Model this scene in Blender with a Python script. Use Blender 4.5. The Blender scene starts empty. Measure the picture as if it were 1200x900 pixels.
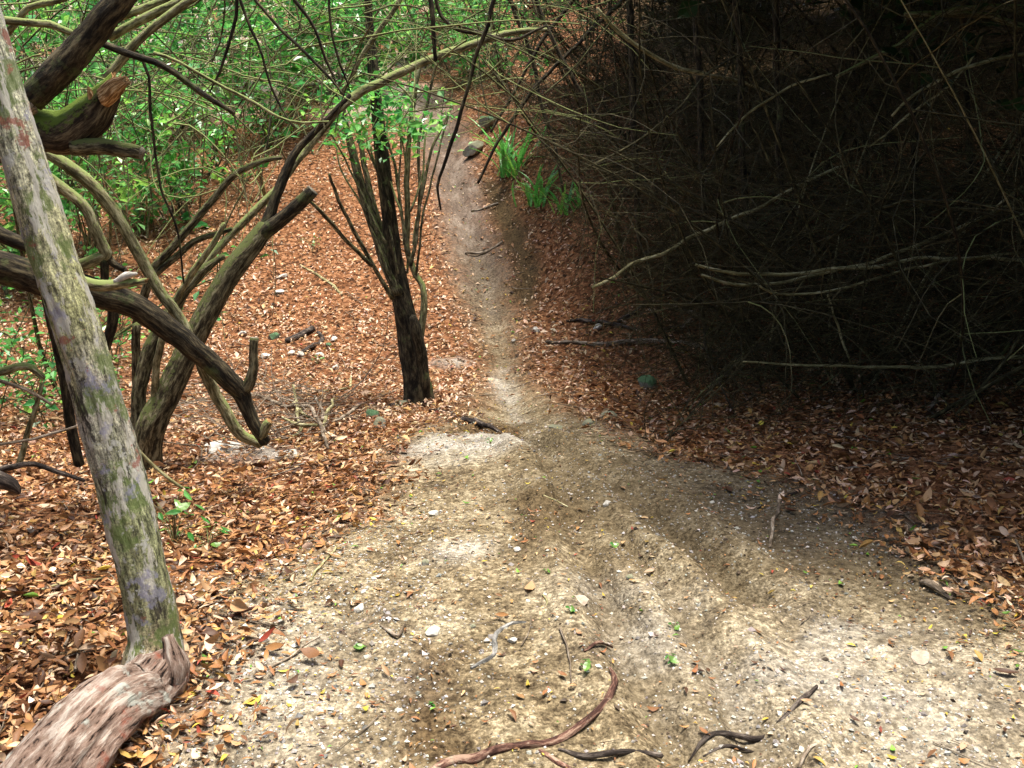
import bpy, math, random
import numpy as np
from mathutils import Vector, Matrix

rng = np.random.default_rng(11)
random.seed(11)
scene = bpy.context.scene
COL = scene.collection

# ------------------------------------------------------------------ camera
CAM_Z, PITCH, HFOV = 1.6, 18.0, 54.0
FPX = 600.0 / math.tan(math.radians(HFOV / 2))          # focal length in photo pixels (1200 wide)
cam_data = bpy.data.cameras.new("camera")
cam_data.sensor_width = 36.0
cam_data.lens = 18.0 / math.tan(math.radians(HFOV / 2))
cam_data.clip_start, cam_data.clip_end = 0.05, 600.0
cam = bpy.data.objects.new("camera", cam_data)
cam.location = (0, 0, CAM_Z)
cam.rotation_euler = (math.radians(90 - PITCH), 0, 0)
COL.objects.link(cam)
scene.camera = cam

# ------------------------------------------------------------------ world, sun, exposure
SUN_TO = Vector((0.10, 0.12, 0.98)).normalized()
elev = math.asin(SUN_TO.z)
azim = math.atan2(SUN_TO.x, SUN_TO.y)
world = bpy.data.worlds.new("World")
scene.world = world
world.use_nodes = True
wn = world.node_tree
wn.nodes.clear()
sky = wn.nodes.new("ShaderNodeTexSky")
sky.sky_type = 'NISHITA'
sky.sun_disc = False
sky.sun_elevation = elev
sky.sun_rotation = azim
sky.air_density = 1.0
sky.dust_density = 5.0
sky.ozone_density = 0.6
bg = wn.nodes.new("ShaderNodeBackground")
bg.inputs["Strength"].default_value = 0.05
wo = wn.nodes.new("ShaderNodeOutputWorld")
wn.links.new(sky.outputs[0], bg.inputs[0])
wn.links.new(bg.outputs[0], wo.inputs[0])
sun_data = bpy.data.lights.new("sun", 'SUN')
sun_data.energy = 1.5
sun_data.angle = math.radians(14)
sun_data.color = (1.0, 0.95, 0.86)
sun = bpy.data.objects.new("sun", sun_data)
sun.rotation_euler = SUN_TO.to_track_quat('Z', 'Y').to_euler()
sun.location = (0, 0, 20)
COL.objects.link(sun)
vs = scene.view_settings
vs.view_transform = 'Standard'
vs.look = 'None'
vs.gamma = 1.0
vs.exposure = 2.5
scene.render.engine = 'CYCLES'
scene.cycles.use_denoising = True
scene.cycles.max_bounces = 6
scene.cycles.diffuse_bounces = 3
scene.cycles.transmission_bounces = 3

# ------------------------------------------------------------------ numeric helpers
def vnoise(x, y, seed=0):
    x = np.asarray(x, float); y = np.asarray(y, float)
    ix = np.floor(x).astype(np.int64); iy = np.floor(y).astype(np.int64)
    fx = x - ix; fy = y - iy
    fx = fx * fx * (3 - 2 * fx); fy = fy * fy * (3 - 2 * fy)
    def hsh(a, b):
        h = (a * 374761393 + b * 668265263 + seed * 974634777) & 0xffffffff
        h = ((h ^ (h >> 13)) * 1274126177) & 0xffffffff
        h = h ^ (h >> 16)
        return (h & 0xffff) / 65535.0
    a = hsh(ix, iy); b = hsh(ix + 1, iy); c = hsh(ix, iy + 1); d = hsh(ix + 1, iy + 1)
    return (a + (b - a) * fx) * (1 - fy) + (c + (d - c) * fx) * fy

def fbm(x, y, scale, octv=4, seed=0, gain=0.5):
    v = 0.0; amp = 1.0; tot = 0.0
    for o in range(octv):
        v = v + amp * vnoise(np.asarray(x) * scale, np.asarray(y) * scale, seed + o * 17)
        tot += amp; amp *= gain; scale *= 2.03
    return v / tot * 2 - 1

def sstep(a, b, t):
    t = np.clip((np.asarray(t, float) - a) / (b - a), 0, 1)
    return t * t * (3 - 2 * t)

# ------------------------------------------------------------------ terrain
PY = [-20, 0, 2.0, 3.0, 4.0, 5.0, 6.0, 7.0, 8.0, 9.0, 10.0, 12.0, 14.0, 18.0, 22.0, 30.0, 45.0, 90.0, 400.0]
PZ = [0.3, 0.02, 0.0, -0.04, -0.15, -0.36, -0.60, -0.80, -0.90, -0.85, -0.66, -0.10, 0.45, 1.18, 2.05, 4.3, 8.5, 15.0, 22.0]
def _curve(y):
    y = np.asarray(y, float)
    return (np.interp(y - 0.5, PY, PZ) + 2 * np.interp(y, PY, PZ) + np.interp(y + 0.5, PY, PZ)) / 4
def Hb(x, y):                                            # smooth ground
    x = np.asarray(x, float); y = np.asarray(y, float)
    z = _curve(y)
    z = z + 0.13 * np.maximum(x - 1.0, 0) * sstep(3, 7, y) + 0.10 * np.maximum(x - 0.9, 0) * sstep(8, 12, y)
    z = z + 0.07 * np.maximum(-1.6 - x, 0) * sstep(2, 9, y)
    z = z - 0.10 * sstep(0.3, -1.5, x) * sstep(2.5, 4, y) * sstep(8, 5, y)
    xp = np.interp(y, [8, 9, 11, 12, 14, 18, 22], [-.02, -.09, -.38, -.52, -.88, -1.75, -2.4])
    z = z + 0.45 * sstep(.30, 1.25, x - xp) * sstep(8.3, 10, y) * sstep(21, 15, y)
    z = z + 0.10 * fbm(x, y, 0.35, 2, 5) * sstep(1, 6, y)
    return z

SP, CP = math.sin(math.radians(PITCH)), math.cos(math.radians(PITCH))
def ray(px, py):
    u = (px - 600) / FPX; v = (450 - py) / FPX
    return np.array([u, CP + v * SP, -SP + v * CP])
ORI = np.array([0, 0, CAM_Z])
def P(px, py, Y):                                        # point on a pixel's ray at distance Y from the camera plane
    d = ray(px, py)
    return ORI + d * (Y / d[1])
def G(px, py):                                           # ground point under a pixel
    d = ray(px, py)
    ts = np.geomspace(0.8, 80, 4000)
    Q = ORI + d[None] * ts[:, None]
    below = np.nonzero(Q[:, 2] < Hb(Q[:, 0], Q[:, 1]))[0]
    i = below[0] if len(below) else -1
    return Q[i]
def project(V):
    V = np.asarray(V, float) - ORI
    depth = V[:, 1] * CP - V[:, 2] * SP
    up = V[:, 1] * SP + V[:, 2] * CP
    dd = np.maximum(depth, 1e-3)
    return 600 + V[:, 0] / dd * FPX, 450 - up / dd * FPX, depth

def gxy(poly):
    return np.array([G(*p)[:2] for p in poly])
def seg_dist(x, y, pts):
    d = np.full(np.shape(x), 1e9)
    for a, b in zip(pts[:-1], pts[1:]):
        ab = b - a; L = ab @ ab + 1e-12
        t = np.clip(((x - a[0]) * ab[0] + (y - a[1]) * ab[1]) / L, 0, 1)
        d = np.minimum(d, np.hypot(x - a[0] - t * ab[0], y - a[1] - t * ab[1]))
    return d
def poly_sd(x, y, pts):                                  # + inside, - outside
    pts2 = np.vstack([pts, pts[:1]])
    d = seg_dist(x, y, pts2)
    ins = np.zeros(np.shape(x), bool)
    for a, b in zip(pts2[:-1], pts2[1:]):
        c = ((a[1] > y) != (b[1] > y)) & (x < (b[0] - a[0]) * (y - a[1]) / (b[1] - a[1] + 1e-12) + a[0])
        ins ^= c
    return np.where(ins, d, -d)

LEFT_EDGE = [(140, 898), (205, 830), (232, 740), (222, 690), (330, 648), (410, 605), (440, 560), (462, 515), (545, 488), (572, 440), (566, 400),
             (546, 350), (524, 290), (513, 230), (496, 180), (466, 130), (452, 100)]
RIGHT_EDGE = [(512, 100), (540, 130), (550, 180), (568, 240), (590, 300), (602, 360), (610, 420), (640, 468), (720, 495),
              (800, 530), (920, 560), (1020, 600), (1110, 650), (1195, 700)]
EARTH = np.vstack([[[-0.9, -3.0], [-0.9, 1.0]], gxy(LEFT_EDGE), gxy(RIGHT_EDGE), [[2.6, 1.4], [3.0, -3.0]]])
PALES = [gxy(p) for p in (
    [(470, 535), (500, 508), (560, 500), (620, 520), (630, 532), (570, 542), (500, 552)],
    [(500, 655), (520, 635), (575, 632), (580, 650), (540, 662)],
    [(235, 540), (250, 522), (310, 515), (360, 535), (300, 545)],
    [(575, 430), (590, 425), (606, 455), (615, 480), (600, 478), (588, 455)],
    [(495, 423), (540, 417), (560, 425), (540, 432)],
    [(830, 790), (960, 720), (1090, 740), (1190, 800), (1150, 898), (900, 898)],
    [(690, 690), (760, 700), (850, 790), (800, 800), (720, 740)],
    [(200, 800), (330, 730), (440, 720), (450, 800), (330, 890), (210, 890)],
)]
OLIVE_SOIL = gxy([(600, 500), (700, 520), (950, 590), (1190, 715), (1050, 735), (860, 660), (720, 640), (640, 700), (560, 640), (580, 560)])
BANK_SOIL = gxy([(566, 205), (592, 222), (616, 262), (634, 320), (626, 368), (606, 352), (592, 300), (576, 250)])
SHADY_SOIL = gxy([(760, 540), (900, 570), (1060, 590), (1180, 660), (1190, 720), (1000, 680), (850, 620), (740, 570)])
CLODS = [gxy(p) for p in ([(455, 790), (500, 760), (545, 775), (540, 880), (470, 890)],
                          [(590, 585), (660, 560), (690, 600), (620, 640)],
                          [(520, 490), (610, 480), (600, 500), (530, 505)])]
RUTS = [gxy([(600, 500), (650, 560), (690, 650), (740, 760), (800, 880)]),
        gxy([(630, 520), (700, 590), (770, 690), (840, 790), (880, 890)]),
        gxy([(660, 530), (760, 600), (880, 700)])]
PATH_MID = gxy([(600, 500), (592, 450), (588, 400), (572, 340), (558, 280), (545, 230), (525, 175), (495, 120)])

def earth_sd(x, y):
    far = sstep(5.5, 7.0, y)
    return poly_sd(x, y, EARTH) + 0.02 * far + (0.16 * sstep(1, 4, y) - 0.09 * far) * fbm(x, y, 1.3, 4, 31)
def masks(x, y):
    sd = earth_sd(x, y)
    e = sstep(-0.22, 0.26, sd + 0.10 * fbm(x, y, 6, 3, 34))
    pale = np.zeros_like(e)
    for iq, q in enumerate(PALES):
        wt = 1.0 if iq < 5 else .6
        s = poly_sd(x, y, q) + 0.10 * fbm(x, y, 2.5, 4, 77)
        pale = np.maximum(pale, wt * sstep(-0.30 if iq > 4 else -.10, 0.25 if iq > 4 else .12, s) * (0.35 + 0.65 * sstep(-.35, .35, fbm(x, y, 5, 4, 78))))
    clod_shade = np.zeros_like(e)
    for q in CLODS:
        s = poly_sd(x, y, q) + 0.08 * fbm(x, y, 3.0, 3, 51)
        clod_shade = np.maximum(clod_shade, sstep(-0.08, 0.08, s))
    rut = np.zeros_like(e)
    for i, r in enumerate(RUTS):
        d = seg_dist(x, y, r) + 0.06 * fbm(x, y, 2.0, 3, 61 + i)
        rut = np.maximum(rut, sstep(.12, .03, d) * sstep(-.8, -.1, fbm(x, y, 3.0, 3, 71 + i)))
    rut = np.maximum(rut, .85 * sstep(-.25, .25, poly_sd(x, y, OLIVE_SOIL) + .2 * fbm(x, y, 1.6, 3, 97)) * (.5 + .5 * sstep(-.3, .3, fbm(x, y, 4, 3, 98))))
    bank = sstep(-.12, .12, poly_sd(x, y, BANK_SOIL) + .1 * fbm(x, y, 2.5, 3, 96))
    clod_shade = np.maximum(clod_shade, bank)
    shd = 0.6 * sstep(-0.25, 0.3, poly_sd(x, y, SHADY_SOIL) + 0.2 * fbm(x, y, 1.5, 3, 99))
    deep = sstep(1.6, 2.6, x) * sstep(9.5, 11.5, y)  # thicket's shade put into the ground as dark soil colour
    clod_shade = np.maximum(clod_shade, .95 * deep)
    return e, pale, clod_shade, np.stack([shd, rut]), sd
def H(x, y):                                             # ground with path groove, ruts and clods
    x = np.asarray(x, float); y = np.asarray(y, float)
    e, pale, clod_shade, (shd, rut), sd = masks(x, y)
    z = Hb(x, y) - 0.05 * sstep(0, 0.35, sd) * sstep(4.5, 6.5, y)
    for i, r in enumerate(RUTS):
        d = seg_dist(x, y, r) + 0.05 * fbm(x, y, 2.0, 3, 61 + i)
        z = z - 0.060 * np.exp(-(d / 0.06) ** 2) + 0.030 * np.exp(-((d - 0.15) / 0.06) ** 2)
    dp = seg_dist(x, y, PATH_MID)
    z = z - 0.06 * np.exp(-(dp / 0.25) ** 2)
    near = sstep(8, 4, y)
    z = z + near * (0.024 * fbm(x, y, 2.2, 3, 41) + 0.017 * fbm(x, y, 8, 4, 42, 0.62))
    z = z + clod_shade * 0.05 * fbm(x, y, 14, 3, 43, 0.6) + pale * 0.012
    z = z + (1 - e) * 0.02 * fbm(x, y, 6, 3, 44) + 0.05 * (1 - near) * (1 - e) * fbm(x, y, 1.0, 3, 45)
    return z

# ------------------------------------------------------------------ materials
def mat(name):
    m = bpy.data.materials.new(name); m.use_nodes = True
    nt = m.node_tree
    b = nt.nodes["Principled BSDF"]
    b.inputs["Specular IOR Level"].default_value = 0.25
    b.inputs["Roughness"].default_value = 0.85
    return m, nt, b
def N(nt, t, **kw):
    n = nt.nodes.new(t)
    for k, v in kw.items():
        if k in n.inputs: n.inputs[k].default_value = v
        else: setattr(n, k, v)
    return n
def attr(nt, name):
    return N(nt, "ShaderNodeAttribute", attribute_name=name)
def noise(nt, vec, scale, detail=6, rough=0.6):
    n = N(nt, "ShaderNodeTexNoise"); n.inputs["Scale"].default_value = scale
    n.inputs["Detail"].default_value = detail; n.inputs["Roughness"].default_value = rough
    if vec is not None: nt.links.new(vec, n.inputs["Vector"])
    return n
def ramp(nt, fac, stops):
    r = N(nt, "ShaderNodeValToRGB")
    el = r.color_ramp.elements
    while len(el) < len(stops): el.new(0.5)
    for e, (p, c) in zip(el, stops):
        e.position = p; e.color = (*c, 1) if len(c) == 3 else c
    nt.links.new(fac, r.inputs[0])
    return r
def mix(nt, fac, a, b, blend='MIX'):
    m = N(nt, "ShaderNodeMix", data_type='RGBA', blend_type=blend)
    for sock, v in ((m.inputs[0], fac), (m.inputs[6], a), (m.inputs[7], b)):
        if isinstance(v, (int, float)): sock.default_value = v
        elif isinstance(v, tuple): sock.default_value = (*v, 1)
        else: nt.links.new(v, sock)
    return m.outputs[2]
def bump(nt, b, height, strength, dist=0.01):
    n = N(nt, "ShaderNodeBump"); n.inputs["Strength"].default_value = strength
    n.inputs["Distance"].default_value = dist
    nt.links.new(height, n.inputs["Height"]); nt.links.new(n.outputs[0], b.inputs["Normal"])

def ground_mat():
    m, nt, b = mat("forest_ground")
    tc = N(nt, "ShaderNodeTexCoord"); o = tc.outputs["Object"]
    a = attr(nt, "mask"); sep = N(nt, "ShaderNodeSeparateColor"); nt.links.new(a.outputs["Color"], sep.inputs[0])
    n1 = noise(nt, o, 5.0, 9, 0.72); n2 = noise(nt, o, 40, 6, 0.7); n3 = noise(nt, o, 130, 3, 0.7)
    vor = N(nt, "ShaderNodeTexVoronoi"); vor.inputs["Scale"].default_value = 85; nt.links.new(o, vor.inputs["Vector"])
    vor2 = N(nt, "ShaderNodeTexVoronoi"); vor2.inputs["Scale"].default_value = 32; nt.links.new(o, vor2.inputs["Vector"])
    earth = ramp(nt, n1.outputs[0], [(0.36, (0.085, 0.064, 0.038)), (0.50, (0.182, 0.142, 0.085)), (0.62, (0.295, 0.247, 0.165))]).outputs[0]
    sp = ramp(nt, n2.outputs[0], [(0.32, (0.22, 0.18, 0.14)), (0.48, (0.95, 0.95, 0.93)), (0.66, (1.6, 1.6, 1.6))]).outputs[0]
    earth = mix(nt, 0.8, earth, sp, 'MULTIPLY')
    sp2 = ramp(nt, n3.outputs[0], [(0.36, (0.45, 0.42, 0.4)), (0.52, (1, 1, 1)), (0.66, (1.5, 1.5, 1.5))]).outputs[0]
    earth = mix(nt, 0.7, earth, sp2, 'MULTIPLY')
    vs_ = N(nt, "ShaderNodeSeparateColor"); nt.links.new(vor.outputs["Color"], vs_.inputs[0])
    grit = ramp(nt, vs_.outputs[0], [(0.0, (0.45, 0.42, 0.38)), (0.4, (0.9, 0.9, 0.88)), (0.8, (1.15, 1.15, 1.12)), (1.0, (1.9, 1.9, 1.9))]).outputs[0]
    earth = mix(nt, 0.65, earth, grit, 'MULTIPLY')
    pale = ramp(nt, n2.outputs[0], [(0.3, (0.20, 0.175, 0.14)), (0.5, (0.40, 0.37, 0.315)), (0.7, (0.62, 0.60, 0.54))]).outputs[0]
    pale = mix(nt, 0.6, pale, grit, 'MULTIPLY')
    litter = ramp(nt, vor2.outputs["Color"], [(0.1, (0.03, 0.014, 0.007)), (0.5, (0.15, 0.062, 0.026)), (0.9, (0.32, 0.16, 0.08))]).outputs[0]
    litter = mix(nt, 0.6, litter, sp, 'MULTIPLY')
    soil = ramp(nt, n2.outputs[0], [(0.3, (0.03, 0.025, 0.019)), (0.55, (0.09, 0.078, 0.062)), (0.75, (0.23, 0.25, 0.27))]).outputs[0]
    clod_shade = ramp(nt, n2.outputs[0], [(0.38, (0.028, 0.017, 0.008)), (0.62, (0.15, 0.10, 0.048))]).outputs[0]
    # upper path is a pinkish grey clay
    geo = N(nt, "ShaderNodeSeparateXYZ"); nt.links.new(o, geo.inputs[0])
    mr = N(nt, "ShaderNodeMapRange"); mr.inputs[1].default_value = 8.5; mr.inputs[2].default_value = 12.0
    nt.links.new(geo.outputs[1], mr.inputs[0])
    mpc = N(nt, "ShaderNodeMapping"); mpc.inputs["Scale"].default_value = (6, 2.0, 1.2); mpc.inputs["Rotation"].default_value = (0, 0, math.radians(-14)); nt.links.new(o, mpc.inputs[0])
    nclay = noise(nt, mpc.outputs[0], 1.0, 8, 0.7)
    clay = ramp(nt, nclay.outputs[0], [(0.32, (0.075, 0.054, 0.040)), (0.5, (0.15, 0.112, 0.086)), (0.70, (0.29, 0.235, 0.19))]).outputs[0]
    clay = mix(nt, 0.6, clay, sp, 'MULTIPLY')
    earth = mix(nt, mr.outputs[0], earth, clay)
    c = mix(nt, sep.outputs[0], litter, earth)
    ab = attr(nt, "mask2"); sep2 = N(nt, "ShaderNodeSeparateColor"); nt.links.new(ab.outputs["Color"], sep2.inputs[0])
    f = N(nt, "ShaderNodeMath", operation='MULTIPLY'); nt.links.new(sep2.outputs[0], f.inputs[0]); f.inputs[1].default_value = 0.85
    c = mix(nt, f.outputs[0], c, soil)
    c = mix(nt, sep2.outputs[1], c, ramp(nt, n1.outputs[0], [(0.35, (0.30, 0.24, 0.19)), (0.62, (0.58, 0.51, 0.45))]).outputs[0])
    c = mix(nt, sep.outputs[2], c, clod_shade)
    fr = N(nt, "ShaderNodeMath", operation='MULTIPLY'); nt.links.new(sep2.outputs[2], fr.inputs[0]); fr.inputs[1].default_value = 0.75
    c = mix(nt, fr.outputs[0], c, ramp(nt, n2.outputs[0], [(0.34, (0.05, 0.036, 0.018)), (0.6, (0.16, 0.122, 0.068))]).outputs[0])
    f2 = N(nt, "ShaderNodeMath", operation='MULTIPLY'); nt.links.new(sep.outputs[1], f2.inputs[0]); f2.inputs[1].default_value = 0.8
    c = mix(nt, f2.outputs[0], c, pale)
    nt.links.new(c, b.inputs["Base Color"])
    add = N(nt, "ShaderNodeMath", operation='ADD'); nt.links.new(n2.outputs[0], add.inputs[0])
    mu = N(nt, "ShaderNodeMath", operation='MULTIPLY'); nt.links.new(vor.outputs["Distance"], mu.inputs[0]); mu.inputs[1].default_value = -0.6
    nt.links.new(mu.outputs[0], add.inputs[1])
    bump(nt, b, add.outputs[0], 0.9, 0.012)
    b.inputs["Roughness"].default_value = 0.95
    b.inputs["Specular IOR Level"].default_value = 0.1
    return m

def leaf_mat(name, transl=0.25, rough=0.6, spec=0.3):
    m, nt, b = mat(name)
    a = attr(nt, "tint")
    tc = N(nt, "ShaderNodeTexCoord")
    n = noise(nt, tc.outputs["Object"], 60, 3, 0.6)
    r = ramp(nt, n.outputs[0], [(0.3, (0.6, 0.6, 0.6)), (0.6, (1.1, 1.1, 1.1))])
    c = mix(nt, 1.0, a.outputs["Color"], r.outputs[0], 'MULTIPLY')
    nt.links.new(c, b.inputs["Base Color"])
    b.inputs["Roughness"].default_value = rough
    b.inputs["Specular IOR Level"].default_value = spec
    if transl > 0:
        t = N(nt, "ShaderNodeBsdfTranslucent"); nt.links.new(c, t.inputs[0])
        ms = N(nt, "ShaderNodeMixShader"); ms.inputs[0].default_value = transl
        out = nt.nodes["Material Output"]
        nt.links.new(b.outputs[0], ms.inputs[1]); nt.links.new(t.outputs[0], ms.inputs[2]); nt.links.new(ms.outputs[0], out.inputs[0])
    return m

def bark_mat(name, stops, scale=60, bump_s=0.8, moss=None, patch=None, spec=0.2, bdist=0.01):
    m, nt, b = mat(name)
    a = attr(nt, "barkco")
    n = noise(nt, a.outputs["Vector"], scale * 1.3, 9, 0.72)
    mr = N(nt, 'ShaderNodeMapRange'); mr.inputs[1].default_value = .33; mr.inputs[2].default_value = .67; nt.links.new(n.outputs[0], mr.inputs[0])
    c = ramp(nt, mr.outputs[0], stops).outputs[0]
    tc = N(nt, "ShaderNodeTexCoord")
    big = noise(nt, tc.outputs["Object"], 7, 5, 0.6)
    c = mix(nt, 0.7, c, ramp(nt, big.outputs[0], [(0.35, (0.55, 0.55, 0.55)), (0.65, (1.25, 1.25, 1.25))]).outputs[0], 'MULTIPLY')
    if patch:
        for k, (col, sc, lo, hi) in enumerate(patch):
            mp = N(nt, "ShaderNodeMapping"); mp.inputs["Location"].default_value = (3.1 * k, 1.7 * k, 0.3)
            nt.links.new(tc.outputs["Object"], mp.inputs[0])
            pn = noise(nt, mp.outputs[0], sc, 5, 0.65)
            c = mix(nt, ramp(nt, pn.outputs[0], [(lo, (0, 0, 0)), (hi, (1, 1, 1))]).outputs[0], c, col)
    if moss:
        ge = N(nt, "ShaderNodeNewGeometry"); sx = N(nt, "ShaderNodeSeparateXYZ"); nt.links.new(ge.outputs["Normal"], sx.inputs[0])
        mn0 = noise(nt, tc.outputs["Object"], 38, 7, 0.75)
        mn = N(nt, 'ShaderNodeMath', operation='MULTIPLY_ADD'); nt.links.new(mn0.outputs[0], mn.inputs[0]); mn.inputs[1].default_value = 2.4; mn.inputs[2].default_value = -.75
        ad = N(nt, "ShaderNodeMath", operation='ADD'); nt.links.new(sx.outputs[2], ad.inputs[0]); nt.links.new(mn.outputs[0], ad.inputs[1])
        c = mix(nt, ramp(nt, ad.outputs[0], [(0.0, (0, 0, 0)), (moss[1], (0, 0, 0)), (1.0, (1, 1, 1))]).outputs[0], c, moss[0])
    nt.links.new(c, b.inputs["Base Color"])
    bump(nt, b, n.outputs[0], bump_s, bdist)
    b.inputs["Specular IOR Level"].default_value = spec
    b.inputs["Roughness"].default_value = 0.85
    return m

def lean_mat():
    m, nt, b = mat("pale_lichen_bark")
    a = attr(nt, "barkco"); al = attr(nt, "along")
    tc = N(nt, "ShaderNodeTexCoord"); o = tc.outputs["Object"]
    fine = noise(nt, a.outputs["Vector"], 95, 9, 0.78)
    med = noise(nt, a.outputs["Vector"], 16, 6, 0.65)
    # bark colour up the trunk: red-brown foot, grey violet, green cream
    wob = N(nt, "ShaderNodeMath", operation='MULTIPLY_ADD'); nt.links.new(med.outputs[0], wob.inputs[0])
    wob.inputs[1].default_value = 0.30; nt.links.new(al.outputs["Fac"], wob.inputs[2])
    base = ramp(nt, wob.outputs[0], [(0.0, (0.28, 0.18, 0.14)), (0.16, (0.30, 0.21, 0.15)), (0.22, (0.27, 0.26, 0.15)), (0.34, (0.30, 0.32, 0.18)),
                                     (0.46, (0.40, 0.37, 0.33)), (0.56, (0.42, 0.42, 0.22)), (0.68, (0.48, 0.46, 0.32)), (0.85, (0.60, 0.60, 0.48))]).outputs[0]
    c = mix(nt, 0.9, base, ramp(nt, fine.outputs[0], [(0.40, (0.10, 0.09, 0.08)), (0.46, (0.6, 0.6, 0.56)), (0.53, (1.15, 1.15, 1.1)), (0.60, (1.9, 1.9, 1.85))]).outputs[0], 'MULTIPLY')
    spk = noise(nt, o, 170, 5, 0.7)
    c = mix(nt, 0.75, c, ramp(nt, spk.outputs[0], [(0.38, (0.35, 0.33, 0.3)), (0.5, (1, 1, .97)), (0.62, (1.5, 1.46, 1.36))]).outputs[0], 'MULTIPLY')
    def patch(col, sc, lo, hi, loc, c, fac=1.0, vec=o):
        hi = lo + (hi - lo) * .4
        mp = N(nt, "ShaderNodeMapping"); mp.inputs["Location"].default_value = loc; nt.links.new(vec, mp.inputs[0])
        pn = noise(nt, mp.outputs[0], sc, 6, 0.7)
        r = ramp(nt, pn.outputs[0], [(lo, (0, 0, 0)), (hi, (fac, fac, fac))])
        return mix(nt, r.outputs[0], c, col)
    c = patch((0.14, 0.20, 0.05), 6, 0.52, 0.64, (1, 2, 3), c, 0.75)
    c = patch((0.60, 0.57, 0.49), 22, 0.54, 0.62, (4, 1, 7), c, 0.9, a.outputs['Vector'])
    c = patch((0.56, 0.55, 0.50), 16, 0.58, 0.66, (4, 6, 7), c, 0.8)
    c = patch((0.30, 0.29, 0.40), 9, 0.58, 0.70, (8, 3, 1), c, 0.7)
    c = patch((0.34, 0.11, 0.075), 8, 0.60, 0.68, (2.3, 9, 4), c, 0.8)
    c = patch((0.03, 0.022, 0.018), 20, 0.60, 0.68, (5, 5, 2), c, 0.9, a.outputs["Vector"])
    nt.links.new(c, b.inputs["Base Color"])
    ad = N(nt, "ShaderNodeMath", operation='ADD'); nt.links.new(fine.outputs[0], ad.inputs[0]); nt.links.new(med.outputs[0], ad.inputs[1])
    bump(nt, b, ad.outputs[0], 1.0, 0.02)
    return m

def stone_mat(name, c0, c1, moss=None):
    m, nt, b = mat(name)
    tc = N(nt, "ShaderNodeTexCoord"); n = noise(nt, tc.outputs["Object"], 30, 7, 0.7)
    c = ramp(nt, n.outputs[0], [(0.3, c0), (0.62, c1)]).outputs[0]
    if moss:
        ge = N(nt, "ShaderNodeNewGeometry"); sx = N(nt, "ShaderNodeSeparateXYZ"); nt.links.new(ge.outputs["Normal"], sx.inputs[0])
        mn = noise(nt, tc.outputs["Object"], 14, 4, 0.6)
        ad = N(nt, "ShaderNodeMath", operation='ADD'); nt.links.new(sx.outputs[2], ad.inputs[0]); nt.links.new(mn.outputs[0], ad.inputs[1])
        c = mix(nt, ramp(nt, ad.outputs[0], [(0.55, (0, 0, 0)), (1.0, (1, 1, 1))]).outputs[0], c, moss)
    nt.links.new(c, b.inputs["Base Color"]); bump(nt, b, n.outputs[0], 0.7, 0.008)
    return m

M_GROUND = ground_mat()
M_DEAD = leaf_mat("dead_leaf", 0.12, 0.55, 0.3)
M_GREEN = leaf_mat("green_leaf", 0.45, 0.32, 0.6)
M_LEAN = lean_mat()
M_FOOT = bark_mat("weathered_red_bark", [(0.22, (0.015, 0.009, 0.007)), (0.32, (0.21, 0.135, 0.10)), (0.56, (0.32, 0.23, 0.18)), (0.80, (0.54, 0.46, 0.39))], 40, 1.0, patch=[((0.45, 0.46, 0.40), 9, 0.55, 0.62), ((0.28, 0.095, 0.06), 8, 0.57, 0.66)], bdist=0.025)
M_BARK = bark_mat("brown_bark", [(0.3, (0.022, 0.017, 0.009)), (0.55, (0.10, 0.085, 0.045)), (0.75, (0.22, 0.20, 0.12))], 55, 0.9, moss=((0.085, 0.10, 0.03), 0.85))
M_MOSSY = bark_mat("mossy_bark", [(0.3, (0.018, 0.013, 0.008)), (0.6, (0.08, 0.06, 0.035)), (0.8, (0.17, 0.14, 0.08))], 45, 1.0, moss=((0.10, 0.15, 0.02), 0.70))
M_OLIVE = bark_mat("olive_bark", [(0.3, (0.07, 0.062, 0.03)), (0.55, (0.20, 0.18, 0.09)), (0.75, (0.34, 0.32, 0.19))], 60, 0.6, moss=((0.20, 0.24, 0.08), 0.8))
M_DARKBARK = bark_mat("dark_bark", [(0.3, (0.010, 0.008, 0.005)), (0.6, (0.048, 0.038, 0.022)), (0.8, (0.11, 0.09, 0.05))], 50, 1.0, patch=[((0.09, 0.11, 0.04), 6, 0.58, 0.68)])
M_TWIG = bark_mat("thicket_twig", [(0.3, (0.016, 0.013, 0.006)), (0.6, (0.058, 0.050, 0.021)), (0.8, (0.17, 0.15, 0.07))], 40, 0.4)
M_CANE = bark_mat("pale_cane", [(0.3, (0.13, 0.115, 0.05)), (0.6, (0.30, 0.27, 0.13)), (0.8, (0.45, 0.42, 0.26))], 40, 0.4)
M_DEADWOOD = bark_mat("weathered_stick", [(0.3, (0.10, 0.075, 0.05)), (0.6, (0.27, 0.21, 0.15)), (0.8, (0.44, 0.38, 0.30))], 50, 0.8)
M_REDROOT = bark_mat("red_brown_root", [(0.3, (0.05, 0.022, 0.016)), (0.55, (0.17, 0.085, 0.06)), (0.75, (0.36, 0.24, 0.17))], 45, 1.0, patch=[((0.42, 0.36, 0.26), 16, 0.58, 0.66)])
M_GREYROOT = bark_mat("grey_root", [(0.3, (0.05, 0.048, 0.045)), (0.6, (0.17, 0.165, 0.15)), (0.8, (0.32, 0.31, 0.29))], 45, 1.0)
M_BLACKROOT = bark_mat("dark_root", [(0.3, (0.016, 0.012, 0.010)), (0.6, (0.062, 0.047, 0.038)), (0.8, (0.17, 0.14, 0.115))], 45, 1.0)
M_CUT = bark_mat("broken_wood", [(0.3, (0.16, 0.075, 0.025)), (0.55, (0.42, 0.22, 0.08)), (0.75, (0.66, 0.46, 0.24))], 90, 0.9)
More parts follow.
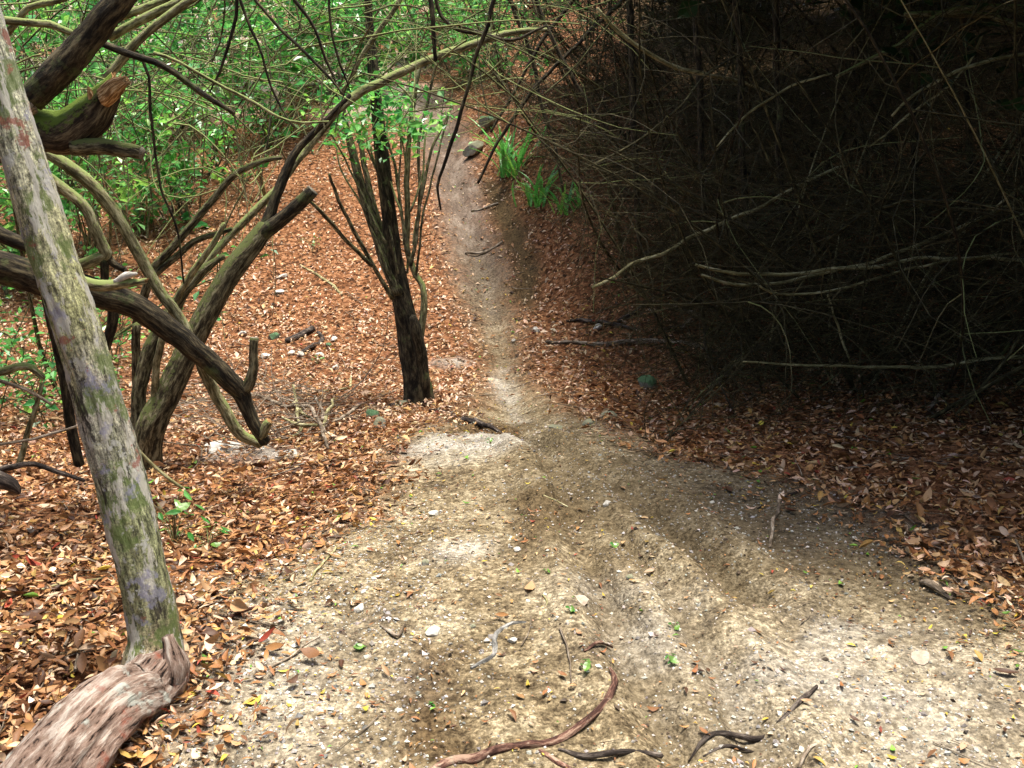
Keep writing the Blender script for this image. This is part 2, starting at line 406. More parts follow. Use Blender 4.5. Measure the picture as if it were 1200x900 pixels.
M_CUTDARK = bark_mat("old_cut_wood", [(0.3, (0.10, 0.085, 0.06)), (0.6, (0.26, 0.23, 0.17))], 90, 0.6)
M_CHALK = stone_mat("chalk_stone", (0.26, 0.24, 0.20), (0.58, 0.56, 0.50))
M_SAND = stone_mat("tan_stone", (0.24, 0.18, 0.13), (0.46, 0.37, 0.29))
M_MOSSROCK = stone_mat("mossy_stone", (0.08, 0.08, 0.06), (0.28, 0.28, 0.23), moss=(0.06, 0.12, 0.055))
M_GREYROCK = stone_mat("grey_stone", (0.16, 0.16, 0.14), (0.44, 0.43, 0.38), moss=(0.20, 0.20, 0.13))

# ------------------------------------------------------------------ mesh building
def make_mesh(name, V, polys, mats, smooth=True, bark=None, tint=None, along=None, midx=None, extra=None):
    me = bpy.data.meshes.new(name)
    V = np.asarray(V, np.float32)
    if not isinstance(polys, list): polys = [polys]
    polys = [np.asarray(p, np.int32) for p in polys if len(p)]
    tot = np.concatenate([np.full(len(p), p.shape[1], np.int32) for p in polys])
    loops = np.concatenate([p.ravel() for p in polys])
    me.vertices.add(len(V)); me.vertices.foreach_set("co", V.ravel())
    me.loops.add(len(loops)); me.loops.foreach_set("vertex_index", loops)
    me.polygons.add(len(tot))
    st = np.concatenate([[0], np.cumsum(tot)[:-1]]).astype(np.int32)
    me.polygons.foreach_set("loop_start", st)
    me.polygons.foreach_set("loop_total", tot)
    me.polygons.foreach_set("use_smooth", np.full(len(tot), smooth, bool))
    if midx is not None: me.polygons.foreach_set("material_index", np.asarray(midx, np.int32))
    for m in (mats if isinstance(mats, (list, tuple)) else [mats]): me.materials.append(m)
    if bark is not None:
        me.attributes.new("barkco", 'FLOAT_VECTOR', 'POINT').data.foreach_set("vector", np.asarray(bark, np.float32).ravel())
    if along is not None:
        me.attributes.new("along", 'FLOAT', 'POINT').data.foreach_set("value", np.asarray(along, np.float32).ravel())
    for nm, arr in ([("tint", tint)] if tint is not None else []) + (extra or []):
        arr = np.asarray(arr, np.float32)
        if arr.shape[1] == 3: arr = np.hstack([arr, np.ones((len(arr), 1), np.float32)])
        me.attributes.new(nm, 'FLOAT_COLOR', 'POINT').data.foreach_set("color", arr.ravel())
    me.update(calc_edges=True)
    me.validate()
    return me

def link(name, me, parent=None, loc=None):
    o = bpy.data.objects.new(name, me); COL.objects.link(o)
    if parent is not None: o.parent = parent
    if loc is not None: o.location = loc
    return o
def tag(o, label=None, cat=None, group=None, kind=None):
    for k, v in (("label", label), ("category", cat), ("group", group), ("kind", kind)):
        if v: o[k] = v
    return o
def thing(name, label, cat, group=None, loc=(0, 0, 0)):
    o = bpy.data.objects.new(name, None); COL.objects.link(o)
    o.empty_display_size = 0.1; o.location = Vector([float(c) for c in loc])
    return tag(o, label, cat, group)

def spline(pts, rad, step):
    pts = np.asarray(pts, float); rad = np.asarray(rad, float)
    n = len(pts)
    if n == 2:
        pts = np.array([pts[0], pts.mean(0), pts[1]]); rad = np.array([rad[0], rad.mean(), rad[1]]); n = 3
    ext = np.vstack([2 * pts[0] - pts[1], pts, 2 * pts[-1] - pts[-2]])
    out, ro = [], []
    for i in range(n - 1):
        p0, p1, p2, p3 = ext[i:i + 4]
        k = max(2, int(np.linalg.norm(p2 - p1) / step))
        t = np.linspace(0, 1, k, endpoint=False)[:, None]
        out.append(0.5 * (2 * p1 + (p2 - p0) * t + (2 * p0 - 5 * p1 + 4 * p2 - p3) * t ** 2 + (3 * p1 - p0 - 3 * p2 + p3) * t ** 3))
        ts = t[:, 0] * t[:, 0] * (3 - 2 * t[:, 0])
        ro.append(rad[i] + (rad[i + 1] - rad[i]) * ts)
    out.append(pts[-1:]); ro.append(rad[-1:])
    return np.vstack(out), np.concatenate(ro)

def frames(Pt):
    T = np.gradient(Pt, axis=0); T /= np.linalg.norm(T, axis=1, keepdims=True) + 1e-9
    ref = np.array([0, 0, 1.0]) if abs(T[0][2]) < 0.8 else np.array([0, 1.0, 0])
    n = np.cross(T[0], ref); n /= np.linalg.norm(n)
    Ns = []
    for t in T:
        n = n - t * (n @ t); n /= np.linalg.norm(n) + 1e-9
        Ns.append(n.copy())
    Ns = np.array(Ns); Bs = np.cross(T, Ns)
    return T, Ns, Bs

def tube(name, pts, rad, mats, parent=None, sides=12, step=0.04, rough=0.08, lump=0.10, seed=0, cut=False, ragged=0.0, origin=None, wig=0.0, fine=0.0):
    Pt, R = spline(pts, rad, step)
    s = np.concatenate([[0], np.cumsum(np.linalg.norm(np.diff(Pt, axis=0), axis=1))])
    if wig:
        w = np.stack([fbm(s, s * 0 + k * 9.1, 1.0 / (wig * 12 + 0.02), 3, seed + k) for k in range(3)], 1)
        Pt = Pt + w * wig * np.minimum(1, s / (0.3 * s[-1] + 1e-6))[:, None]
    T, Nn, B = frames(Pt)
    M = len(Pt); th = np.linspace(0, 2 * np.pi, sides, endpoint=False)
    ct, st_ = np.cos(th), np.sin(th)
    SS, TH = np.meshgrid(s, th, indexing='ij')
    rm = R.mean()
    ridge = fbm(np.cos(TH) * 3.1 + np.sin(TH) * 1.7 + 20, SS / (rm * 9) + np.sin(TH) * 3.3, 1.0, 3, seed + 3)
    big = fbm(np.cos(TH) * 0.8 + 9, SS / (rm * 5) + np.sin(TH) * 0.8, 1.0, 2, seed + 8)
    rr = R[:, None] * (1 + rough * ridge + lump * big)
    if not fine and sides >= 14: fine = .06
    if fine:
        rr = rr + R[:, None] * fine * (np.abs(fbm(np.cos(TH) * 9 + 40, SS / rm * .9 + np.sin(TH) * 9, 1.0, 4, seed + 21, .65)) * 2 - .5)
    V = Pt[:, None, :] + rr[..., None] * (ct[None, :, None] * Nn[:, None] + st_[None, :, None] * B[:, None])
    if ragged:
        rg = rng.random(sides) * ragged
        V[-1] += T[-1][None] * rg[:, None]
    bark = np.stack([np.cos(TH) * rm, np.sin(TH) * rm, SS * 0.22 + seed * 0.37], -1).reshape(-1, 3)
    along = np.repeat(s / s[-1], sides)
    V = V.reshape(-1, 3)
    i = np.arange(M - 1)[:, None] * sides; j = np.arange(sides)[None]; j2 = (j + 1) % sides
    quads = np.stack([i + j, i + j2, i + sides + j2, i + sides + j], -1).reshape(-1, 4)
    c0, c1 = len(V), len(V) + 1
    V = np.vstack([V, Pt[:1] - T[:1] * 0.3 * R[0], Pt[-1:] + T[-1:] * (0.05 if cut else 0.7) * R[-1]])
    bark = np.vstack([bark, bark[:1] * 0, bark[-1:] * [[0, 0, 1]]]); along = np.concatenate([along, [0, 1]])
    jj = np.arange(sides); tr = np.vstack([np.stack([jj * 0 + c0, (jj + 1) % sides, jj], 1),
                                           np.stack([jj * 0 + c1, (M - 1) * sides + jj, (M - 1) * sides + (jj + 1) % sides], 1)])
    mi = np.zeros(len(quads) + len(tr), int)
    if cut: mi[-sides:] = 1
    if origin is None: origin = np.zeros(3)
    me = make_mesh(name, V - np.asarray(origin), [quads, tr], mats, True, bark, None, along, mi)
    return link(name, me, parent)

def cane_batch(paths, radii, sides=4):
    """paths (K,M,3) radii (K,M) -> vertices, quads, bark coordinates of many thin tapering shoots"""
    K, M, _ = paths.shape
    T = np.gradient(paths, axis=1); T /= np.linalg.norm(T, axis=2, keepdims=True) + 1e-9
    mean = paths[:, -1] - paths[:, 0]; mean /= np.linalg.norm(mean, axis=1, keepdims=True) + 1e-9
    ref = np.where(np.abs(mean[:, 2:3]) < 0.75, np.array([[0, 0, 1.0]]), np.array([[0.3, 0.95, 0]]))
    n = np.cross(T, ref[:, None, :]); n /= np.linalg.norm(n, axis=2, keepdims=True) + 1e-9
    b = np.cross(T, n)
    th = np.linspace(0, 2 * np.pi, sides, endpoint=False)
    V = paths[:, :, None] + radii[:, :, None, None] * (np.cos(th)[None, None, :, None] * n[:, :, None] + np.sin(th)[None, None, :, None] * b[:, :, None])
    s = np.cumsum(np.concatenate([np.zeros((K, 1)), np.linalg.norm(np.diff(paths, axis=1), axis=2)], 1), 1)
    off = rng.random(K) * 50
    bark = np.stack(np.broadcast_arrays(np.cos(th)[None, None] * 0.02, np.sin(th)[None, None] * 0.02, (s * 0.3 + off[:, None])[:, :, None]), -1)
    base = (np.arange(K) * M * sides)[:, None, None] + (np.arange(M - 1) * sides)[None, :, None]
    j = np.arange(sides)[None, None]; j2 = (j + 1) % sides
    q = np.stack([base + j, base + j2, base + sides + j2, base + sides + j], -1).reshape(-1, 4)
    return V.reshape(-1, 3), q, bark.reshape(-1, 3)

def shoots(start, d0, length, M, wob=0.25, droop=0.0, jit=0.0):
    """arching random-walk paths: start (K,3), d0 (K,3), length (K,)"""
    K = len(start)
    d = d0 / (np.linalg.norm(d0, axis=1, keepdims=True) + 1e-9)
    curl = rng.normal(0, wob, (K, 3))
    pts = [start.copy()]
    for i in range(M - 1):
        d = d + (curl + rng.normal(0, jit, (K, 3))) / (M - 1) * 2
        d[:, 2] -= droop * 2 / (M - 1)
        d /= np.linalg.norm(d, axis=1, keepdims=True) + 1e-9
        pts.append(pts[-1] + d * (length / (M - 1))[:, None])
    return np.stack(pts, 1)

def leaf_template(kind):
    """curled leaf along +X with a midrib, unit length"""
    w = [.20, .17, .25, .22, .15, .19][kind % 6]
    c = [0.30, -0.26, 0.5, 0.15, -0.45, 0.4][kind % 6]
    f = [0.14, 0.22, -0.12, 0.30, 0.08, -0.18][kind % 6]
    xs, ws = [-.24, .05, .31], [.72, 1.0, .62]
    v = [[-.5, 0, 0]] + [[x, w * k, f * k * .6] for x, k in zip(xs, ws)] + [[x, -w * k, f * k * .5] for x, k in zip(xs, ws)] + [[.5, 0, 0]] + [[x, 0, 0] for x in xs]
    v = np.array(v, float)
    v[:, 2] += c * v[:, 0] ** 2 * 1.3 + 0.35 * v[:, 0] * v[:, 1] * (1 if kind % 2 else -1)
    v[:, 1] += (.10 if kind % 2 else -.08) * (v[:, 0] + .5) ** 2
    t = [[0, 8, 1], [0, 4, 8], [1, 8, 9], [1, 9, 2], [2, 9, 10], [2, 10, 3], [8, 4, 5], [8, 5, 9], [9, 5, 6], [9, 6, 10], [3, 10, 7], [10, 6, 7]]
    return v, np.array(t)
LT = [leaf_template(k) for k in range(6)]
TRI = LT[0][1]
def small_leaf_template():
    v = np.array([[-.5, 0, 0], [0, .27, .10], [.5, 0, -.05], [0, -.27, .10], [0.02, 0, -.02]], float)
    t = np.array([[0, 4, 1], [1, 4, 2], [0, 3, 4], [4, 3, 2]])
    return v, t

_v, _t = small_leaf_template()
FAR_LEAF = (_v * np.array([1, .85, 1.6]), _t)

def rot_frames(nrm, yaw, tilt, tdir):
    """3x3 frames: leaf lying on a surface with normal nrm, turned by yaw and tilted"""
    n = nrm / np.linalg.norm(nrm, axis=1, keepdims=True)
    a = np.cross(np.tile([[0.0, 1.0, 0.0]], (len(n), 1)), n); a /= np.linalg.norm(a, axis=1, keepdims=True) + 1e-9
    b = np.cross(n, a)
    td = np.cos(tdir)[:, None] * a + np.sin(tdir)[:, None] * b
    n2 = n * np.cos(tilt)[:, None] + td * np.sin(tilt)[:, None]
    x = np.cos(yaw)[:, None] * a + np.sin(yaw)[:, None] * b
    x = x - n2 * (x * n2).sum(1, keepdims=True); x /= np.linalg.norm(x, axis=1, keepdims=True) + 1e-9
    y = np.cross(n2, x)
    return np.stack([x, y, n2], 2)          # columns

def bulk(pos, Rm, scale, tint, temps, which):
    Vs, Fs, Cs, off = [], [], [], 0
    for k, (v, t) in enumerate(temps):
        m = which == k
        if not m.any(): continue
        sc = scale[m]
        if sc.ndim == 1: sc = np.repeat(sc[:, None], 3, 1)
        lv = v[None] * sc[:, None, :]
        W = np.einsum('nij,nvj->nvi', Rm[m], lv) + pos[m][:, None]
        nv = len(v); cnt = m.sum()
        Fs.append((t[None] + (np.arange(cnt) * nv)[:, None, None] + off).reshape(-1, t.shape[1]))
        Vs.append(W.reshape(-1, 3)); Cs.append(np.repeat(tint[m], nv, 0)); off += nv * cnt
    return np.vstack(Vs), np.vstack(Fs), np.vstack(Cs)

# ------------------------------------------------------------------ the ground sheet
def build_ground():
    ys = np.concatenate([np.linspace(-12, 1.2, 24, endpoint=False), 1.3 * np.exp(np.arange(0, math.log(60 / 1.3), 0.0062)), np.geomspace(62, 380, 20)])
    s = np.linspace(-1, 1, 540)
    X = (0.33 * s + 0.67 * s ** 3)[None] * (5.6 + 0.95 * np.maximum(ys, 0))[:, None]
    Y = np.repeat(ys[:, None], len(s), 1)
    x, y = X.ravel(), Y.ravel()
    e, pale, clod_shade, (shd, rut), sd = masks(x, y)
    z = H(x, y)
    nr, nc = X.shape
    i = (np.arange(nr - 1) * nc)[:, None]; j = np.arange(nc - 1)[None]
    q = np.stack([i + j, i + j + 1, i + nc + j + 1, i + nc + j], -1).reshape(-1, 4)
    m1 = np.stack([e, pale, clod_shade], 1)
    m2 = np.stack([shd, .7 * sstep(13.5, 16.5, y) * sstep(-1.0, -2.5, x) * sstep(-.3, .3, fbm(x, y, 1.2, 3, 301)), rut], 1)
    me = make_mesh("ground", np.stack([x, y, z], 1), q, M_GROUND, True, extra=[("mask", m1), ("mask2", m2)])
    return tag(link("ground", me), "forest floor of bare earth and leaf litter", None, None, "structure")
GROUND = build_ground()

def gnormal(x, y):
    e = 0.12
    return np.stack([-(Hb(x + e, y) - Hb(x - e, y)) / (2 * e), -(Hb(x, y + e) - Hb(x, y - e)) / (2 * e), np.ones_like(x)], 1)

# ------------------------------------------------------------------ fallen leaves
PAL = np.array([[0.345, 0.172, 0.062], [0.235, 0.102, 0.036], [0.42, 0.25, 0.122], [0.52, 0.36, 0.23], [0.16, 0.072, 0.027], [0.070, 0.030, 0.013],
                [0.62, 0.45, 0.32], [0.40, 0.26, 0.07], [0.50, 0.38, 0.05], [0.13, 0.28, 0.03], [0.30, 0.055, 0.03]])
PW_L = np.array([.22, .17, .18, .11, .13, .11, .05, .02, .004, .004, .010])
PW_E = np.array([.17, .15, .12, .08, .12, .14, .05, .06, .06, .04, .01])
def scatter_xy(n, y0, y1, seed, pw=1.0):
    r = np.random.default_rng(seed)
    t = r.random(n)
    y = y0 * (y1 / y0) ** (t ** pw)                       # density falls with distance
    x = (r.random(n) * 2 - 1) * (0.6 + 0.62 * y)
    return x, y, r
def make_leaves():
    x, y, r = scatter_xy(165000, 1.7, 26, 3, 0.74)
    e, pale, clod_shade, (shd, rut), sd = masks(x, y)
    edge = sd + 0.12 * fbm(x, y, 4, 3, 123)
    dens = np.where(edge < 0, 1.0, 0.0)
    dens = np.maximum(dens, sstep(0.42 - .30 * sstep(5, 7, y), -0.15, edge) ** 1.6)
    dens *= 1 - 0.75 * pale * sstep(0.2, -0.3, sd)
    bald = sstep(0.22, 0.5, fbm(x, y, 0.8, 3, 8)) * 0.5 * sstep(5, 7, y)
    bald = np.maximum(bald, 0.45 * sstep(13, 16, y) * sstep(-1.0, -2.5, x))
    dens *= 1 - np.maximum(bald, .7 * clod_shade * (y > 7))
    dens *= 1 - .85 * sstep(1.6, 2.6, x) * sstep(9.5, 11.5, y)
    dens *= 1 - .55 * sstep(.15, .5, fbm(x, y, 2.6, 4, 18)) * sstep(6, 4, y)
    keep = r.random(len(x)) < dens
    x, y = x[keep], y[keep]; n = len(x)
    # sparse leaves on the bare path
    x2, y2, r2 = scatter_xy(70000, 1.7, 17, 4, .8)
    e2, p2, c2, s2, sd2 = masks(x2, y2)
    wl = 0.13 + .5 * sstep(7, 9, y2) + 0.6 * sstep(0.9, 0.0, sd2) + .25 * sstep(.1, .4, fbm(x2, y2, 2.1, 3, 88))
    k2 = (sd2 > 0) & (r2.random(len(x2)) < wl)
    x2, y2 = x2[k2], y2[k2]; n2 = len(x2)
    lit = np.concatenate([np.ones(n, bool), np.zeros(n2, bool)])
    x = np.concatenate([x, x2]); y = np.concatenate([y, y2]); N_ = len(x)
    size = np.where(lit, rng.lognormal(math.log(0.040), 0.32, N_), rng.lognormal(math.log(0.0125), 0.52, N_) * (1 + .9 * sstep(7, 10, y)))
    size = np.clip(size * np.where(lit, np.where(y > 6, .92, .88), 1), 0.006, 0.085)
    z = H(x, y) + np.where(lit, 0.004 + 0.030 * rng.random(N_), 0.005 + 0.05 * size)
    tilt = np.where(lit, np.abs(rng.normal(0, 0.55, N_)), np.abs(rng.normal(0, 0.22, N_)))
    tilt = np.clip(tilt, 0, 1.35)
    Rm = rot_frames(gnormal(x, y), rng.random(N_) * 6.28, tilt, rng.random(N_) * 6.28)
    z = z + np.where(lit, np.sin(tilt) * size * 0.25, np.sin(tilt) * size * .35)
    ci = np.where(lit, rng.choice(len(PAL), N_, p=PW_L / PW_L.sum()), rng.choice(len(PAL), N_, p=PW_E / PW_E.sum()))
    slope_light = lit & (x < .6) & (y > 5.5) & (rng.random(N_) < .62)  # brighter light on the left slope, put in as paler leaves
    ci = np.where(slope_light, rng.choice([2, 3, 6], N_), ci)
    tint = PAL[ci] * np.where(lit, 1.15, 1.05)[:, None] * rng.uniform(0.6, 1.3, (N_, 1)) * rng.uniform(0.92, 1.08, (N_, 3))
    which = rng.integers(0, 6, N_)
    pos = np.stack([x, y, z], 1)
    sc = np.stack([size, size * rng.uniform(0.7, 1.15, N_), size * rng.uniform(0.5, 1.6, N_)], 1)
    # the leaves that show largest in the frame become single pieces of the ground
    px, py, dp = project(pos)
    inside = (px > 8) & (px < 1192) & (py > 8) & (py < 892)
    app = np.where(inside, size / dp, 0) * np.where(lit, 0.85, 1.25)
    top = np.argsort(-app)[:300]
    rest = np.ones(N_, bool); rest[top] = False
    cheap = rest & ((y > 5.2) | (size < .019))                              # far leaves: fewer faces
    which = np.where(cheap, 6, which)
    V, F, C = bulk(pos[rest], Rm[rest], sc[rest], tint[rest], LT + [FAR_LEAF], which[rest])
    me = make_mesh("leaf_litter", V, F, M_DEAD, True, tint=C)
    tag(link("leaf_litter", me), "carpet of small brown and orange dead leaves covering the banks", "leaf litter", None, "stuff")
    cache = {}
    for i in top:
        key = (which[i], ci[i])
        if key not in cache:
            v, t = LT[which[i]]
            cache[key] = make_mesh("fallen_leaf", v, t, M_DEAD, True, tint=np.repeat(PAL[ci[i]][None] * random.uniform(.8, 1.2), len(v), 0))
        o = link("fallen_leaf", cache[key], GROUND)
        m4 = Matrix([[*(Rm[i][a] * sc[i]), pos[i][a]] for a in range(3)] + [[0, 0, 0, 1]])
        o.matrix_world = m4
make_leaves()

# ------------------------------------------------------------------ gravel and crumbs
def make_gravel():
    oct_v = np.array([[.5, 0, 0], [-.5, 0.05, 0], [0.08, .42, 0], [-.05, -.45, 0], [0.05, 0, .36], [0, 0, -.3]], float)
    oct_t = np.array([[0, 2, 4], [2, 1, 4], [1, 3, 4], [3, 0, 4], [2, 0, 5], [1, 2, 5], [3, 1, 5], [0, 3, 5]])
    for nm, n, s0, sg, seed, label in (("gravel", 105000, 0.0066, 0.50, 21, "pale chalky gravel strewn over the bare earth of the path"),
                                       ("soil_crumbs", 20000, 0.0065, 0.5, 22, "dark crumbs of soil and bark on the bare path")):
        x, y, r = scatter_xy(n, 1.7, 13, seed, 0.8)
        e, pale, clod_shade, (shd, rut), sd = masks(x, y)
        if nm == "gravel":
            w = 0.18 + 0.75 * pale + 0.45 * sstep(0.1, 0.4, fbm(x, y, 1.1, 3, 201)) + 1.2 * sstep(0.0, -0.5, x) * sstep(4.2, 3.2, y)
        else:
            w = 0.30 + 0.7 * clod_shade + 0.5 * shd + 0.4 * sstep(0.0, 0.4, fbm(x, y, 1.7, 3, 207))
        k = (sd > -0.15) & (r.random(n) < w)
        x, y = x[k], y[k]; m = len(x)
        s = np.clip(rng.lognormal(math.log(s0), sg, m), 0.003, 0.028)
        pos = np.stack([x, y, H(x, y) + s * 0.10], 1)
        Rm = rot_frames(gnormal(x, y), rng.random(m) * 6.28, np.abs(rng.normal(0, .4, m)), rng.random(m) * 6.28)
        sc = np.stack([s, s * rng.uniform(.6, 1.1, m), s * rng.uniform(.5, 1.1, m)], 1)
        if nm == "gravel":
            g = rng.uniform(0.14, 0.72, (m, 1)); tint = g * np.array([[1.0, .95, .86]]) * rng.uniform(.93, 1.07, (m, 3))
        else:
            g = rng.uniform(0.02, 0.13, (m, 1)); tint = g * np.array([[1.0, .72, .48]])
        V, F, C = bulk(pos, Rm, sc, tint, [(oct_v, oct_t)], np.zeros(m, int))
        me = make_mesh(nm, V, F, M_DEAD, False, tint=C)
        tag(link(nm, me), label, "gravel" if nm == "gravel" else "soil", None, "stuff")
make_gravel()

def make_twig_litter():
    x, y, r = scatter_xy(3400, 1.8, 16, 33)
    e, pale, clod_shade, (shd, rut), sd = masks(x, y)
    w = np.where(sd < 0.1, 0.8, 0.10)
    k = r.random(len(x)) < w; x, y = x[k], y[k]; n = len(x)
    L = np.clip(rng.lognormal(math.log(0.13), 0.6, n), 0.03, 0.7) * np.where(sd[k] < .1, 1, .4)
    a = rng.random(n) * 6.28
    t = np.linspace(-.5, .5, 4)
    bend = rng.normal(0, 0.09, n)
    X = x[:, None] + L[:, None] * (t[None] * np.cos(a)[:, None] - bend[:, None] * (t[None] ** 2) * np.sin(a)[:, None] * 2)
    Y = y[:, None] + L[:, None] * (t[None] * np.sin(a)[:, None] + bend[:, None] * (t[None] ** 2) * np.cos(a)[:, None] * 2)
    lift = rng.random(n) * 0.02 * (e[k] < .5)
    Z = H(X.ravel(), Y.ravel()).reshape(X.shape) + 0.006 + lift[:, None] + rng.normal(0, .09, n)[:, None] * t[None] * L[:, None] * (e[k] < .5)[:, None]
    R = np.clip(L * 0.012, 0.0012, 0.0045)[:, None] * np.array([[1, .95, .8, .5]])
    V, q, b = cane_batch(np.stack([X, Y, Z], 2), R, 4)
    me = make_mesh("twig_litter", V, q, M_DEADWOOD, True, b)
    tag(link("twig_litter", me), "small broken twigs scattered through the leaf litter", "twigs", None, "stuff")
make_twig_litter()

# ------------------------------------------------------------------ trees traced by where they stand
def px_tube(name, trace, Y, mats, parent, rpx, dY=0.0, **kw):
    kw.setdefault('wig', .010)
    rpx = np.asarray(rpx, float) * .87
    """trace: pixels along a stem that stands about Y metres away; rpx: half widths in pixels at that distance"""
    n = len(trace)
    Ys = np.linspace(Y, Y + dY, n)
    pts = [P(a, b, yy) for (a, b), yy in zip(trace, Ys)]
    dep = project(np.array(pts))[2]
    rp = np.interp(np.linspace(0, 1, n), np.linspace(0, 1, len(rpx)), rpx)
    return tube(name, pts, rp / FPX * dep, mats, parent, **kw)

# 1. pale leaning tree in the left foreground, its foot lying along the ground
def leaning_tree():
    b = G(200, 805)
    t = thing("leaning_tree", "pale lichen-spotted tree leaning left in the foreground, its foot bent along the ground", "tree")
    Yb = b[1]
    q1, q2 = G(128, 868), G(60, 925)
    q3 = q2 + (q2 - q1) * 1.6
    foot = [np.array([q[0], q[1], float(H(q[0], q[1])) + hh]) for q, hh in ((q3, -.06), (q2, .045), (q1, .062))] + [P(166, 818, Yb - .10), P(190, 792, Yb - .03), P(200, 772, Yb + .01), P(203, 760, Yb + .03)]
    tube("foot", foot, [.098, .092, .084, .080, .074, .054, .026], [M_FOOT], t, sides=64, step=0.010, rough=0.26, lump=0.22, seed=3, fine=.09)
    pts = [P(172, 812, Yb - .02), P(182, 772, Yb + 0.03), P(181, 735, Yb + 0.06), P(166, 660, Yb + 0.10), P(146, 580, Yb + 0.14), P(122, 490, Yb + 0.18),
           P(92, 390, Yb + 0.22), P(57, 285, Yb + 0.26), P(22, 170, Yb + 0.30), P(-8, 60, Yb + 0.34), P(-60, -130, Yb + 0.40), P(-120, -330, Yb + 0.5)]
    dep = project(np.array(pts))[2]
    wpx = [34, 33, 28.5, 27.5, 28, 28.5, 28, 26, 24, 21.5, 19, 15]
    tube("trunk", pts, np.array(wpx) / FPX * dep, [M_LEAN], t, sides=64, step=0.010, rough=0.13, lump=0.12, seed=2, fine=.05)
    # burr at the bend
    tube("burr", [P(196, 745, Yb - .02), P(207, 785, Yb - .05), P(196, 818, Yb - .06), P(178, 838, Yb - .08)], [0.014, 0.032, 0.036, 0.02], [M_FOOT], t, sides=18, step=0.015, rough=.3, lump=.3, seed=5)
    return t
leaning_tree()

